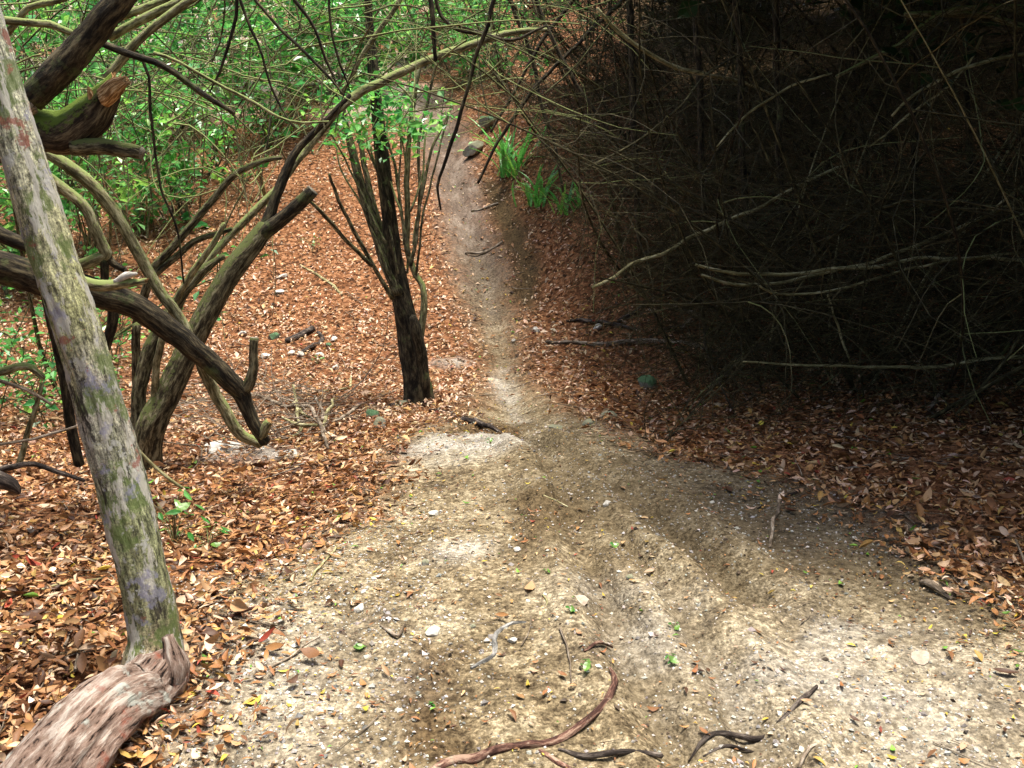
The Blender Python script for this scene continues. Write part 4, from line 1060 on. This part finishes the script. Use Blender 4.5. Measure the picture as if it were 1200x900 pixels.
# unseen tall trees added beside and behind the camera to block low sky light
AROUND = [(-4.4, 1.2, "left of the camera"), (-5.6, 4.4, "left of the mossy tree"), (-3.6, -2.2, "behind the camera to the left"), (-0.6, -4.0, "straight behind the camera"),
          (2.6, -3.4, "behind the camera to the right"), (4.6, -0.6, "right of the camera")]
for i, (x, y, where) in enumerate(AROUND):
    z = float(H(x, y))
    t = thing("sky_block_tree", f"tall unseen sky-blocking tree added {where}", "tree", "sky-blocking trees added round the clearing", (x, y, z))
    r2 = np.random.default_rng(40 + i)
    tube("trunk", [np.array([0, 0, -.2]), np.array([.05, .1, 2.0]), np.array([.15, 0, 4.2]), np.array([.1, .1, 7.0])], [.17, .13, .10, .04], [M_BARK], t, sides=14, step=.2, seed=i)
    c = np.stack([r2.normal(0, .85, 90), r2.normal(0, .85, 90), r2.uniform(.9, 7.2, 90)], 1)
    leaf_cloud("crown", c, 36, .34, .16, t, 1300 + i, DARKGREEN * 1.6, flat=.6, temps=ROOF_LEAF)

# ------------------------------------------------------------------ branches hanging in from above
HANG = [
    ([(500, -60), (506, 0), (510, 35), (513, 68)], 4.8, [4.5, 4, 3.5, 3], "short thick dark branch hanging down over the arching branch"),
    ([(590, -40), (572, 20), (556, 70), (543, 120), (528, 170), (514, 205), (511, 225), (515, 243)], 5.0, [3.5, 3.5, 3, 3, 3, 2.5, 2, 1.5], "long dark shoot hanging in front of the upper path"),
    ([(268, -40), (288, 20), (302, 50), (313, 85), (325, 120), (345, 150)], 4.2, [2.5, 2.5, 2.2, 2, 2, 1], "dark twig dangling left of the arching branch"),
    ([(330, -20), (350, 12), (366, 34), (380, 70), (395, 100)], 4.4, [3, 3, 2.5, 2.5, 1.5], "curved dark branch at the top, above the arching branch"),
    ([(276, -30), (310, 12), (330, 35), (360, 66), (385, 92), (400, 112)], 4.3, [2.5, 2.5, 2.5, 2.5, 2, 1.5], "thin dark branch curving down to the arching branch"),
    ([(277, -20), (274, 20), (262, 66), (250, 95), (242, 110)], 4.1, [3, 3, 2.5, 2, 1], "dark twig dangling at the top left beside the olive branches"),
    ([(160, 60), (175, 90), (173, 130), (180, 170), (190, 210), (205, 270), (212, 330)], 4.2, [2.5, 2.5, 2.5, 2.2, 2, 1.8, 1.5], "long thin dark twig hanging beside the broken stub"),
    ([(385, -20), (388, 20), (393, 45), (402, 75), (410, 110)], 4.5, [2, 2, 2, 2, 1], "thin dark twig at the top above the multi-stemmed tree"),
    ([(480, -20), (462, 12), (446, 36), (430, 60), (414, 88), (402, 112)], 5.6, [4, 4, 4, 4, 3.5, 3], "brown slanting branch crossing above the arching branch"),
    ([(180, 62), (210, 72), (250, 95), (300, 120), (340, 140), (388, 142)], 4.0, [3, 2.5, 2.5, 2.5, 2, 1.5], "thin brown branch running from the olive branches to the arching branch"),
    ([(640, 30), (600, 48), (565, 40), (530, 30), (515, 5), (512, -30)], 5.4, [2, 2.5, 3, 3, 3, 3], "looping dark branch at the top centre"),
]
for i, (tr, Y, r, lab) in enumerate(HANG):
    o = px_tube("hanging_branch", tr, Y, [M_OLIVE if "brown" in lab else M_DARKBARK], None, np.array(r) * .85, sides=8, step=.04, seed=80 + i, wig=.022)
    tag(o, lab, "branch", "branches hanging into the view")
# fine crossing twigs high on the left
def fine_twigs():
    n = 800
    px = rng.uniform(-20, 640, n); py = rng.uniform(-40, 225, n); Yd = rng.uniform(4.5, 10, n)
    s = np.array([P(a, b, y) for a, b, y in zip(px, py, Yd)])
    gz = H(s[:, 0], s[:, 1]); ok = s[:, 2] > gz + .5
    s = s[ok]; n = len(s)
    d = rng.normal(0, 1, (n, 3)); d[:, 1] *= .5
    p = shoots(s, d, rng.uniform(.5, 1.6, n), 9, .6, .15, .35)
    gone = project(p.reshape(-1, 3)); gone = ((gone[0] > 330) & (gone[1] > 165)).reshape(n, 9).any(1); p = p[~gone]; n = len(p)
    r = rng.uniform(.002, .0055, n)[:, None] * np.linspace(1, .4, 9)[None]
    for j, (m, lab) in enumerate(((M_BARK, "web of fine dark twigs crossing in front of the left undergrowth"), (M_OLIVE, "web of pale fine twigs among the left undergrowth"))):
        V, q, b = cane_batch(p[j::2], r[j::2], 4)
        tag(link("twig_tangle", make_mesh("twig_tangle", V, q, m, True, b)), lab, "twigs", None, "stuff")
fine_twigs()

# ------------------------------------------------------------------ slim saplings on the left hillside
SAP = [
    ((222, 262), 240 / 100, 2.2, "slim brown sapling stem rising behind the forked tree"),
    ((300, 238), 2.6, 3.0, "upright pole-like sapling left of the sawn fork"),
    ((337, 190), 2.4, 2.6, "olive upright sapling above the sawn fork"),
    ((368, 176), 2.4, 2.4, "slim sapling just left of the multi-stemmed tree"),
    ((250, 180), 2.6, 2.6, "pale slim sapling in the middle of the left undergrowth"),
    ((150, 235), 2.2, 2.2, "slim sapling between the olive branch and the forked tree"),
    ((95, 330), 2.0, 2.0, "slim sapling beneath the broken stub"),
    ((70, 455), 1.9, 2.6, "dark slim sapling close behind the pale leaning trunk"),
]
for i, ((a, b), h, r, lab) in enumerate(SAP):
    g = G(a, b)
    shrub("sapling", lab, "sapling", g, h, 1 + i % 2, 12, 7, .06, 500 + i, "slim saplings on the left slope", spread=.5, lo=.45, stem_r=.010 * r / 1.6)

# ------------------------------------------------------------------ undergrowth at the left edge
for i, (a, b, h, lab) in enumerate([(15, 500, .55, "dark green bramble clump at the left edge beside the pale trunk"),
                                    (60, 470, .6, "small leafy bush behind the pale trunk's middle"),
                                    (-25, 440, .9, "leafy bush half cut off by the left edge"),
                                    (128, 420, .45, "little leafy bush between the pale trunk and the forked tree's stems")]):
    g = G(a, b)
    shrub("bramble_clump", lab, "bush", g, h, 5, 26, 11, .05, 560 + i, None, spread=.4, lo=.15, stem_r=.006)
px_tubes = [
    ("pale_branch", [(-20, 440), (5, 436), (22, 430), (38, 432), (52, 444)], 3.9, [6, 6, 5.5, 5, 4], M_OLIVE, "pale bowed branch poking in from the left edge"),
    ("brown_branch", [(-10, 442), (20, 452), (40, 462), (60, 476)], 3.85, [2.5, 2.5, 2.5, 2], M_DEADWOOD, "thin brown branch below the pale bowed branch at the left edge"),
    ("pale_stem", [(22, 545), (30, 515), (40, 485), (49, 450)], 3.9, [4.5, 4, 3.5, 3], M_OLIVE, "pale upright stem left of the leaning trunk"),  # a lone pale stem, no sapling built around it
    ("thin_stick", [(-5, 522), (30, 516), (60, 508), (90, 500)], 3.5, [2, 2, 2, 1.5], M_DEADWOOD, "thin straight stick slanting behind the leaning trunk at the left edge"),
    ("dark_branch", [(-10, 553), (18, 545), (40, 542), (66, 552), (97, 562)], 3.4, [4.5, 4, 3.5, 3.5, 2.5], M_BLACKROOT, "dark bent branch lying at the left edge behind the leaning trunk"),
    ("dark_stump", [(-30, 560), (-5, 562), (14, 570), (22, 578)], 3.3, [15, 13, 9, 3], M_BLACKROOT, "black rotten stump end at the left edge"),
    ("pale_vine", [(138, 492), (148, 505), (165, 530), (190, 552), (214, 572)], 3.6, [2, 2.2, 2.4, 2.4, 2], M_CANE, "thin pale vine slanting down from the leaning trunk"),
    ("dark_stem", [(52, 340), (66, 400), (76, 450), (84, 500), (92, 545)], 4.0, [6, 7, 7, 7, 7], M_DARKBARK, "dark upright stem just left of the leaning trunk's middle"),  # lone dark stems, here and below, without a sapling
    ("dark_stem", [(128, 345), (132, 372), (126, 398), (122, 418)], 4.9, [6, 8, 7, 6], M_DARKBARK, "short dark stem hanging under the low limb right of the leaning trunk"),
]
for nm, tr, Y, r, m, lab in px_tubes:
    tag(px_tube(nm, tr, Y, [m], None, r, sides=10, step=.03, seed=len(lab)), lab, "branch")

# ------------------------------------------------------------------ sticks, roots and logs lying on the ground
def ground_stick(name, trace, rpx, m, label, cat="stick", sink=0.3, lift=None, side=8, rough=.12, seed=0):
    pts = []
    rp = np.interp(np.linspace(0, 1, len(trace)), np.linspace(0, 1, len(rpx)), rpx)
    rad = []
    for k, (a, b) in enumerate(trace):
        g = G(a, b); dep = project(g[None])[2][0]; r = rp[k] / FPX * dep
        z = float(H(g[0], g[1])) + r * ((1 - sink) if cat != 'root' else .15) + (lift[k] if lift else 0)
        pts.append([g[0], g[1], z]); rad.append(r)
    return tag(tube(name, pts, np.array(rad) * .74, [m], None, sides=side, step=.015, rough=.4, lump=.4, seed=seed, wig=.022), label, cat)
STICKS = [
    ("root", [(500, 912), (528, 895), (556, 886), (590, 882), (625, 879), (662, 866), (700, 846), (720, 824), (723, 806), (714, 795)], [7, 7, 7.5, 7, 6.5, 6.5, 6.5, 6, 5.5, 3], M_REDROOT, "curling red-brown root hooked up at the bottom centre", "root"),
    ("root", [(632, 880), (655, 895), (672, 905)], [4, 5, 5], M_REDROOT, "short root running under the curling root to the bottom edge", "root"),
    ("root", [(655, 878), (690, 885), (730, 888), (772, 893)], [3, 4.5, 4.5, 5], M_BLACKROOT, "flat dark root right of the curling root at the bottom", "root"),
    ("root", [(552, 786), (570, 776), (582, 764), (582, 748), (590, 735), (602, 731), (618, 732)], [3, 5, 5, 5, 5, 4.5, 2], M_GREYROOT, "grey crooked root half buried in the path", "root"),
    ("root", [(808, 882), (830, 868), (858, 858), (890, 856), (912, 850), (932, 838), (946, 824), (956, 812)], [2, 4, 5, 5, 4.5, 4.5, 4, 2.5], M_BLACKROOT, "wavy black root at the bottom right of the path", "root"),
    ("root", [(826, 884), (850, 873), (885, 866)], [2, 3.5, 2], M_BLACKROOT, "short black root beside the wavy black root", "root"),
    ("stick", [(936, 902), (955, 888), (975, 876)], [2.5, 3, 2], M_DEADWOOD, "short brown stick at the bottom, right of the black roots"),
    ("stick", [(1060, 800), (1095, 795), (1130, 785)], [1.5, 3, 1.5], M_GREYROOT, "thin grey root surfacing at the lower right"),
    ("stick", [(902, 645), (906, 620), (911, 590), (912, 580)], [2, 3, 3, 2], M_DEADWOOD, "straight brown stick pointing up the path at the right edge of the earth"),
    ("stick", [(888, 593), (915, 582), (950, 566)], [1.5, 2.5, 1.5], M_BLACKROOT, "dark twig crossing the tip of the straight brown stick"),
    ("stick", [(208, 760), (232, 747), (255, 735), (290, 722), (324, 710)], [2.5, 3, 3.5, 3, 2.5], M_REDROOT, "long brown stick lying right of the leaning tree's foot"),
    ("stick", [(300, 800), (330, 780), (372, 752)], [1.5, 2, 1.5], M_DEADWOOD, "thin twig on the gravel below the long brown stick"),
    ("stick", [(364, 684), (378, 662), (394, 638)], [2, 2, 1.5], M_CANE, "pale straw-coloured twig on the left gravel"),
    ("stick", [(446, 734), (458, 742), (470, 750), (478, 736)], [2, 3, 3, 1.5], M_DEADWOOD, "small bent brown stick on the path left of the grey root"),
    ("stick", [(636, 705), (634, 722), (630, 732)], [1.5, 2, 1.5], M_CANE, "tiny straw-coloured twig in the middle of the path"),
    ("stick", [(684, 778), (698, 766), (718, 755)], [2, 3, 2], M_REDROOT, "short reddish stick above the curling root's tip"),
    ("stick", [(615, 578), (640, 588), (662, 596)], [1.2, 1.8, 1.2], M_CANE, "thin straw twig on the path below the pale mound"),
    ("stick", [(1078, 684), (1095, 690), (1116, 702)], [3, 5, 2.5], M_DEADWOOD, "curled strip of pale bark at the right edge of the earth"),
    ("fallen_branch", [(640, 402), (672, 404), (700, 407), (735, 405), (770, 405), (805, 410), (838, 418)], [3, 3, 3.5, 4, 4.5, 4, 3], M_DEADWOOD, "long fallen branch lying across the right litter bank", "branch"),
    ("fallen_branch", [(664, 378), (690, 380), (720, 384), (748, 392)], [2, 3, 3, 2], M_BLACKROOT, "thin dark fallen branch next to the white stone on the right bank", "branch"),
    ("fallen_branch", [(724, 381), (742, 371), (764, 356), (784, 342)], [3.5, 4, 4, 3], M_BLACKROOT, "dark fallen branch slanting up the right bank", "branch"),
    ("fallen_branch", [(798, 390), (815, 376), (838, 364), (866, 340)], [4, 4, 3.5, 3], M_DEADWOOD, "bent fallen branch at the thicket's foot", "branch"),
    ("fallen_branch", [(784, 361), (805, 368), (822, 374)], [2, 3, 3], M_DEADWOOD, "short fallen branch joining the bent one at the thicket's foot", "branch"),
    ("fallen_branch", [(762, 398), (782, 391), (806, 386)], [2.5, 3, 2], M_BLACKROOT, "short dark fallen branch above the long fallen branch", "branch"),
    ("fallen_log", [(733, 318), (752, 308), (778, 290)], [6, 7, 6], M_BLACKROOT, "short black log high on the right litter bank", "log"),
    ("fallen_log", [(336, 404), (350, 398), (366, 391)], [4.5, 5, 4.5], M_BLACKROOT, "short dark log on the left litter slope", "log"),
    ("stick", [(352, 418), (368, 410), (378, 400), (374, 394)], [3, 3.5, 3, 2], M_BLACKROOT, "crooked dark stick below the short log on the left slope"),
    ("stick", [(335, 456), (370, 456), (405, 454), (410, 442)], [1.5, 2, 2, 1.5], M_CANE, "long pale stick lying across the left litter slope"),
    ("stick", [(352, 312), (372, 326), (392, 340), (400, 350)], [1.5, 2, 2, 1.5], M_CANE, "pale curved stick high on the left litter slope"),
    ("stick", [(545, 290), (565, 289), (590, 286)], [2, 2.5, 2], M_DEADWOOD, "pale stick lying across the upper path"),
    ("stick", [(552, 240), (570, 241), (584, 239)], [1.5, 2, 1.5], M_DEADWOOD, "small pale stick across the upper path below the rock"),
    ("stick", [(0, 655), (40, 640), (85, 622), (128, 606)], [2, 3, 3, 2], M_DEADWOOD, "long pale stick in the litter at the left edge"),
    ("stick", [(0, 705), (60, 688), (125, 672)], [2, 3.5, 2.5], M_CANE, "long straw-coloured stalk in the litter left of the leaning trunk"),
    ("stick", [(30, 700), (75, 690), (130, 684)], [2, 2.5, 2], M_CANE, "second straw-coloured stalk just below the long one"),
    ("stick", [(60, 772), (100, 765), (140, 752)], [3, 3.5, 2.5], M_DEADWOOD, "brown stick in the litter above the leaning tree's foot"),
    ("stick", [(95, 640), (110, 620), (125, 590)], [2, 2, 1.5], M_DEADWOOD, "thin stick against the left side of the leaning trunk"),
    ("stick", [(965, 545), (1010, 548), (1065, 541)], [1.5, 2.5, 2], M_DEADWOOD, "brown stick in the dark litter under the thicket"),
    ("stick", [(1085, 485), (1100, 470), (1106, 462)], [4, 4, 2], M_DEADWOOD, "short broken stick at the thicket's dark edge"),
    ("root", [(505, 484), (530, 486), (555, 490), (590, 496)], [4, 5, 5, 3], M_BLACKROOT, "dark root crossing the path right of the multi-stemmed tree", "root"),
    ("root", [(470, 474), (458, 478), (446, 482), (432, 494)], [4, 4, 4, 3], M_BLACKROOT, "dark root spreading left from the multi-stemmed tree's foot", "root"),
]
for i, s in enumerate(STICKS):
    ground_stick(s[0], s[1], s[2], s[3], s[4], s[5] if len(s) > 5 else "stick", seed=120 + i)
# brush pile of pale dead branches left of the middle tree
PILE = [([(330, 488), (360, 500), (378, 520), (386, 535)], "thickest forked"), ([(345, 470), (352, 490), (365, 505)], "upright"), ([(370, 480), (378, 500), (380, 520)], "middle"),
        ([(340, 520), (352, 512), (350, 494), (340, 482)], "curled"), ([(395, 512), (408, 500), (424, 490)], "right slanting"), ([(332, 512), (358, 514), (378, 516)], "flat low"),
        ([(300, 480), (330, 482), (356, 488)], "left flat"), ([(392, 490), (386, 505), (376, 520)], "short right")]
for i, (tr, w) in enumerate(PILE):
    ground_stick("dead_branch", tr, [2, 2.8, 3, 2], M_CANE if i % 2 else M_DEADWOOD, f"{w} branch in the pale brush heap left of the multi-stemmed tree", "branch",
                 lift=[random.uniform(.02, .12) for _ in tr], seed=200 + i)["group"] = "dead branches of the brush heap"
# twiggy brush under the forked tree
def brush():
    n = 150
    px = rng.uniform(205, 400, n); py = rng.uniform(452, 530, n)
    s = np.array([G(a, b) for a, b in zip(px, py)]); s[:, 2] += rng.uniform(.02, .14, n)
    d = np.stack([rng.normal(0, 1, n), rng.normal(0, .5, n), rng.normal(.03, .15, n)], 1)
    p = shoots(s, d, rng.uniform(.25, .9, n), 7, .35, .06, .2)
    p[..., 2] = np.maximum(p[..., 2], H(p[..., 0].ravel(), p[..., 1].ravel()).reshape(p.shape[:2]) + .008)
    V, q, b = cane_batch(p, rng.uniform(.002, .005, n)[:, None] * np.linspace(1, .4, 7)[None], 4)
    tag(link("brushwood", make_mesh("brushwood", V, q, M_DEADWOOD, True, b)), "low heap of dead brushwood between the forked tree and the path", "brushwood", None, "stuff")
brush()

# ------------------------------------------------------------------ stones
def stone(px, py, wpx, m, label, flat=.6, name="stone", seed=0, asp=.8, sink=.25):
    import bmesh
    bm = bmesh.new(); bmesh.ops.create_icosphere(bm, subdivisions=3, radius=1.0)
    g = G(px, py); dep = project(g[None])[2][0]; r = wpx / 2 / FPX * dep
    rs = np.random.default_rng(seed + 5)
    dirs = rs.normal(0, 1, (16, 3)); dirs /= np.linalg.norm(dirs, axis=1, keepdims=True); cut = rs.uniform(.52, .88, 16)
    for v in bm.verts:
        c = np.array(v.co)
        for dd, k in zip(dirs, cut):
            over = c @ dd - k
            if over > 0: c = c - dd * over * .95
        c = c * (1 + .05 * math.sin(c[0] * 9 + seed) * math.sin(c[1] * 8 + 2 * seed))
        v.co = c * np.array([r, r * asp, r * flat])
    me = bpy.data.meshes.new(name); bm.to_mesh(me); bm.free()
    me.materials.append(m)
    o = link(name, me, None, (g[0], g[1], float(H(g[0], g[1])) + r * flat * (1 - 2 * sink)))
    o.rotation_euler = (random.uniform(-.2, .2), random.uniform(-.2, .2), random.uniform(0, 6))
    return tag(o, label, "stone")
for i, s in enumerate([
    (757, 452, 28, M_MOSSROCK, "rounded green mossy stone on the right litter bank", .75),
    (628, 386, 13, M_CHALK, "white stone at the right edge of the narrow path"),
    (700, 387, 15, M_CHALK, "white stone on the right litter bank beside the fallen branches"),
    (602, 394, 9, M_CHALK, "tiny pale stone in the narrow part of the path"),
    (788, 402, 9, M_GREYROCK, "small stone just above the long fallen branch"),
    (811, 312, 7, M_CHALK, "tiny white stone at the foot of the dark thicket"),
    (711, 596, 15, M_CHALK, "white stone lying alone in the middle of the path"),
    (712, 488, 26, M_GREYROCK, "greyish stone right of where the path narrows", .45),
    (690, 494, 22, M_GREYROCK, "flat greyish stone beside the larger one where the path narrows", .4),
    (652, 494, 20, M_GREYROCK, "flat half-buried stone just right of the path's narrow start", .35),
    (445, 502, 20, M_GREYROCK, "angular pale stone set in the litter left of the multi-stemmed tree", .9),
    (436, 494, 22, M_MOSSROCK, "mossy dark stone behind the angular pale stone", .8),
    (472, 476, 20, M_GREYROCK, "grey stone at the left side of the multi-stemmed tree's foot", .5),
    (321, 396, 18, M_MOSSROCK, "greenish stone above the upright stub on the left slope"),
    (312, 424, 16, M_CHALK, "white stone just right of the upright stub"),
    (342, 420, 13, M_CHALK, "pale stone right of the white one on the left slope"),
    (352, 421, 13, M_CHALK, "second pale stone of the pair on the left slope"),
    (375, 418, 14, M_CHALK, "flat white stone below the crooked dark stick"),
    (385, 408, 10, M_MOSSROCK, "small green stone right of the crooked dark stick"),
    (391, 400, 12, M_CHALK, "pale stone above the small green stone on the left slope"),
    (394, 433, 12, M_CHALK, "pale stone lowest on the left slope near the multi-stemmed tree"),
    (285, 392, 13, M_CHALK, "pale stone left of the greenish stone on the left slope"),
    (332, 328, 16, M_CHALK, "flat white stone high on the left slope beside the forked tree", .4),
    (329, 347, 15, M_CHALK, "flat pale stone below the high white stone", .4),
    (311, 752, 17, M_CHALK, "white pebble on the gravel right of the leaning tree's foot"),
    (421, 712, 16, M_CHALK, "pale pebble at the left of the path"),
    (508, 744, 20, M_CHALK, "flat white stone on the path left of the grey root", .45),
    (606, 645, 10, M_CHALK, "small white pebble beside the pale bare patch"),
    (600, 752, 14, M_CHALK, "pale pebble tucked in the bend of the grey root"),
    (555, 740, 9, M_GREYROCK, "small grey pebble left of the grey root"),
    (508, 602, 18, M_CHALK, "whitish stone in the litter edge above the pale bare patch", .5),
    (498, 663, 13, M_GREYROCK, "dark grey stone at the left end of the pale bare patch"),
    (738, 688, 12, M_GREYROCK, "mauve-grey pebble in the wheel rut"),
    (1132, 688, 16, M_CHALK, "white chip at the right edge of the earth"),
    (1150, 702, 14, M_CHALK, "pale chip beside the white one at the right edge"),
    (38, 622, 16, M_CHALK, "white stone in the litter at the far left"),
    (118, 812, 12, M_CHALK, "pale pebble against the leaning tree's foot"),
    (1078, 775, 34, M_SAND, "broad flat pinkish stone flush with the path at lower right", .18),
    (680, 712, 26, M_SAND, "pale flat stone flush with the path above the red stick", .16),
]):
    stone(s[0], s[1], s[2], s[3], s[4], s[5] if len(s) > 5 else .62, seed=i)
# pale rock slab beside the upper path
stone(556, 180, 44, M_GREYROCK, "long pale rock slab beside the upper path under the strap-leaved plant", .45, "rock_slab", 71, .38, .2).rotation_euler = (.25, -.15, 1.0)
stone(572, 150, 30, M_MOSSROCK, "dark mossy rock above the pale slab beside the upper path", .7, "rock", 72, .7, .2)
for k, (a, b, w) in enumerate([(262, 528, 60), (305, 528, 42), (338, 537, 36)]):
    stone(a, b, w, M_CHALK, ["largest white chalk slab in the litter under the hooked limb", "middle chalk slab in the litter right of the largest one", "smallest chalk slab at the right end of the chalk outcrop"][k],
          .2, "chalk_slab", 80 + k, .6, .3)

# ------------------------------------------------------------------ green plants
def strap_plant(px, py, label, nl, L, seed):
    global rng
    keep = rng; rng = np.random.default_rng(seed)
    g = G(px, py); z = float(H(g[0], g[1]))
    t = thing("strap_leaved_plant", label, "plant", None, (g[0], g[1], z))
    for k in range(nl):
        a = rng.random() * 6.28; l = L * rng.uniform(.6, 1.2)
        s = np.array([[rng.normal(0, .09), rng.normal(0, .09), -.02]])
        p = shoots(s, np.array([[math.cos(a) * .4, math.sin(a) * .4, 1.0]]), np.array([l]), 8, .12, .6, .05)[0]
        w = .017 * np.array([.7, 1, 1.1, 1.1, 1, .8, .5, .06])
        side = np.array([-math.sin(a), math.cos(a), 0])
        V = np.concatenate([p + side * w[:, None], p - side * w[:, None], p - np.array([0, 0, .006])])
        i = np.arange(7)
        F = np.concatenate([np.stack([i, i + 1, i + 17, i + 16], 1), np.stack([i + 16, i + 17, i + 9, i + 8], 1)])
        col = GREENS[[1, 2, 2, 4][rng.integers(0, 4)]] * rng.uniform(.8, 1.4)
        link("leaf", make_mesh("leaf", V, F, M_GREEN, True, tint=np.repeat(col[None], 24, 0)), t)
    rng = keep
strap_plant(600, 205, "bright green strap-leaved plant on the bank right of the upper path", 34, .85, 41)
strap_plant(632, 238, "dark green strap-leaved plant below the bright one on the right bank", 24, .55, 42)
strap_plant(668, 248, "small dark grassy plant at the thicket's edge right of the strap leaves", 18, .45, 43)

def seedling(px, py, label, nl, h, leaf, seed, bright=1.0):
    global rng
    keep = rng; rng = np.random.default_rng(seed)
    g = G(px, py); z = float(H(g[0], g[1]))
    t = thing("seedling", label, "seedling", None, (g[0], g[1], z))
    for k in range(nl):
        a = k * 2.4 + rng.random(); hh = h * rng.uniform(.35, 1)
        end = np.array([math.cos(a) * h * rng.uniform(.3, .9), math.sin(a) * h * rng.uniform(.3, .9), hh])
        p = np.array([[0, 0, -.01], [end[0] * .3, end[1] * .3, hh * .7], end])
        V, q, b = cane_batch(p[None], np.array([[.0022, .0018, .0012]]), 4)
        link("stalk", make_mesh("stalk", V, q, M_OLIVE, True, b), t)
        R = rot_frames(np.array([[math.cos(a) * .4, math.sin(a) * .4, 1]]), np.array([rng.random() * 6.28]), np.array([.2]), np.array([a]))
        v, tr = LT[k % 6]
        s = leaf * rng.uniform(.7, 1.25)
        col = GREENS[[1, 2, 4, 1][k % 4]] * bright * rng.uniform(.9, 1.4)
        link("leaf", make_mesh("leaf", np.einsum('ij,vj->vi', R[0], v * np.array([s, s * 1.1, s * .5])) + end, tr, M_GREEN, False, tint=np.repeat(col[None], 11, 0)), t)
    rng = keep
for i, a in enumerate([
    (205, 640, "leafy green seedling right behind the leaning trunk", 16, .20, .058),
    (245, 645, "smaller green seedling right of the leafy one behind the leaning trunk", 8, .13, .05),
    (787, 777, "tiny green seedling in the rut at lower centre right", 5, .02, .03),
    (790, 742, "pair of bright leaves sprouting in the rut", 3, .02, .028),
    (686, 796, "small green sprig above the curling root's hooked tip", 4, .02, .032),
    (668, 730, "two-leaved green sprout above the short reddish stick", 3, .015, .030),
    (505, 818, "round bright green leaf sprout at the lower left of the path", 2, .008, .036),
    (720, 645, "tiny green sprout in the middle of the path", 3, .015, .026),
    (640, 678, "tiny green sprout left of the ruts", 3, .015, .024),
    (366, 296, "small green weed on the left litter slope under the sawn fork", 9, .16, .05),
    (372, 428, "small green weed among the pale stones of the left slope", 6, .08, .04),
    (575, 523, "tiny green tuft in the pale mound", 5, .03, .025),
    (238, 778, "tiny green sprig on the gravel right of the leaning tree's foot", 3, .015, .03),
    (420, 758, "pale green sprout on the gravel left of the path", 3, .015, .034),
]):
    seedling(*a, seed=800 + i, bright=.6)
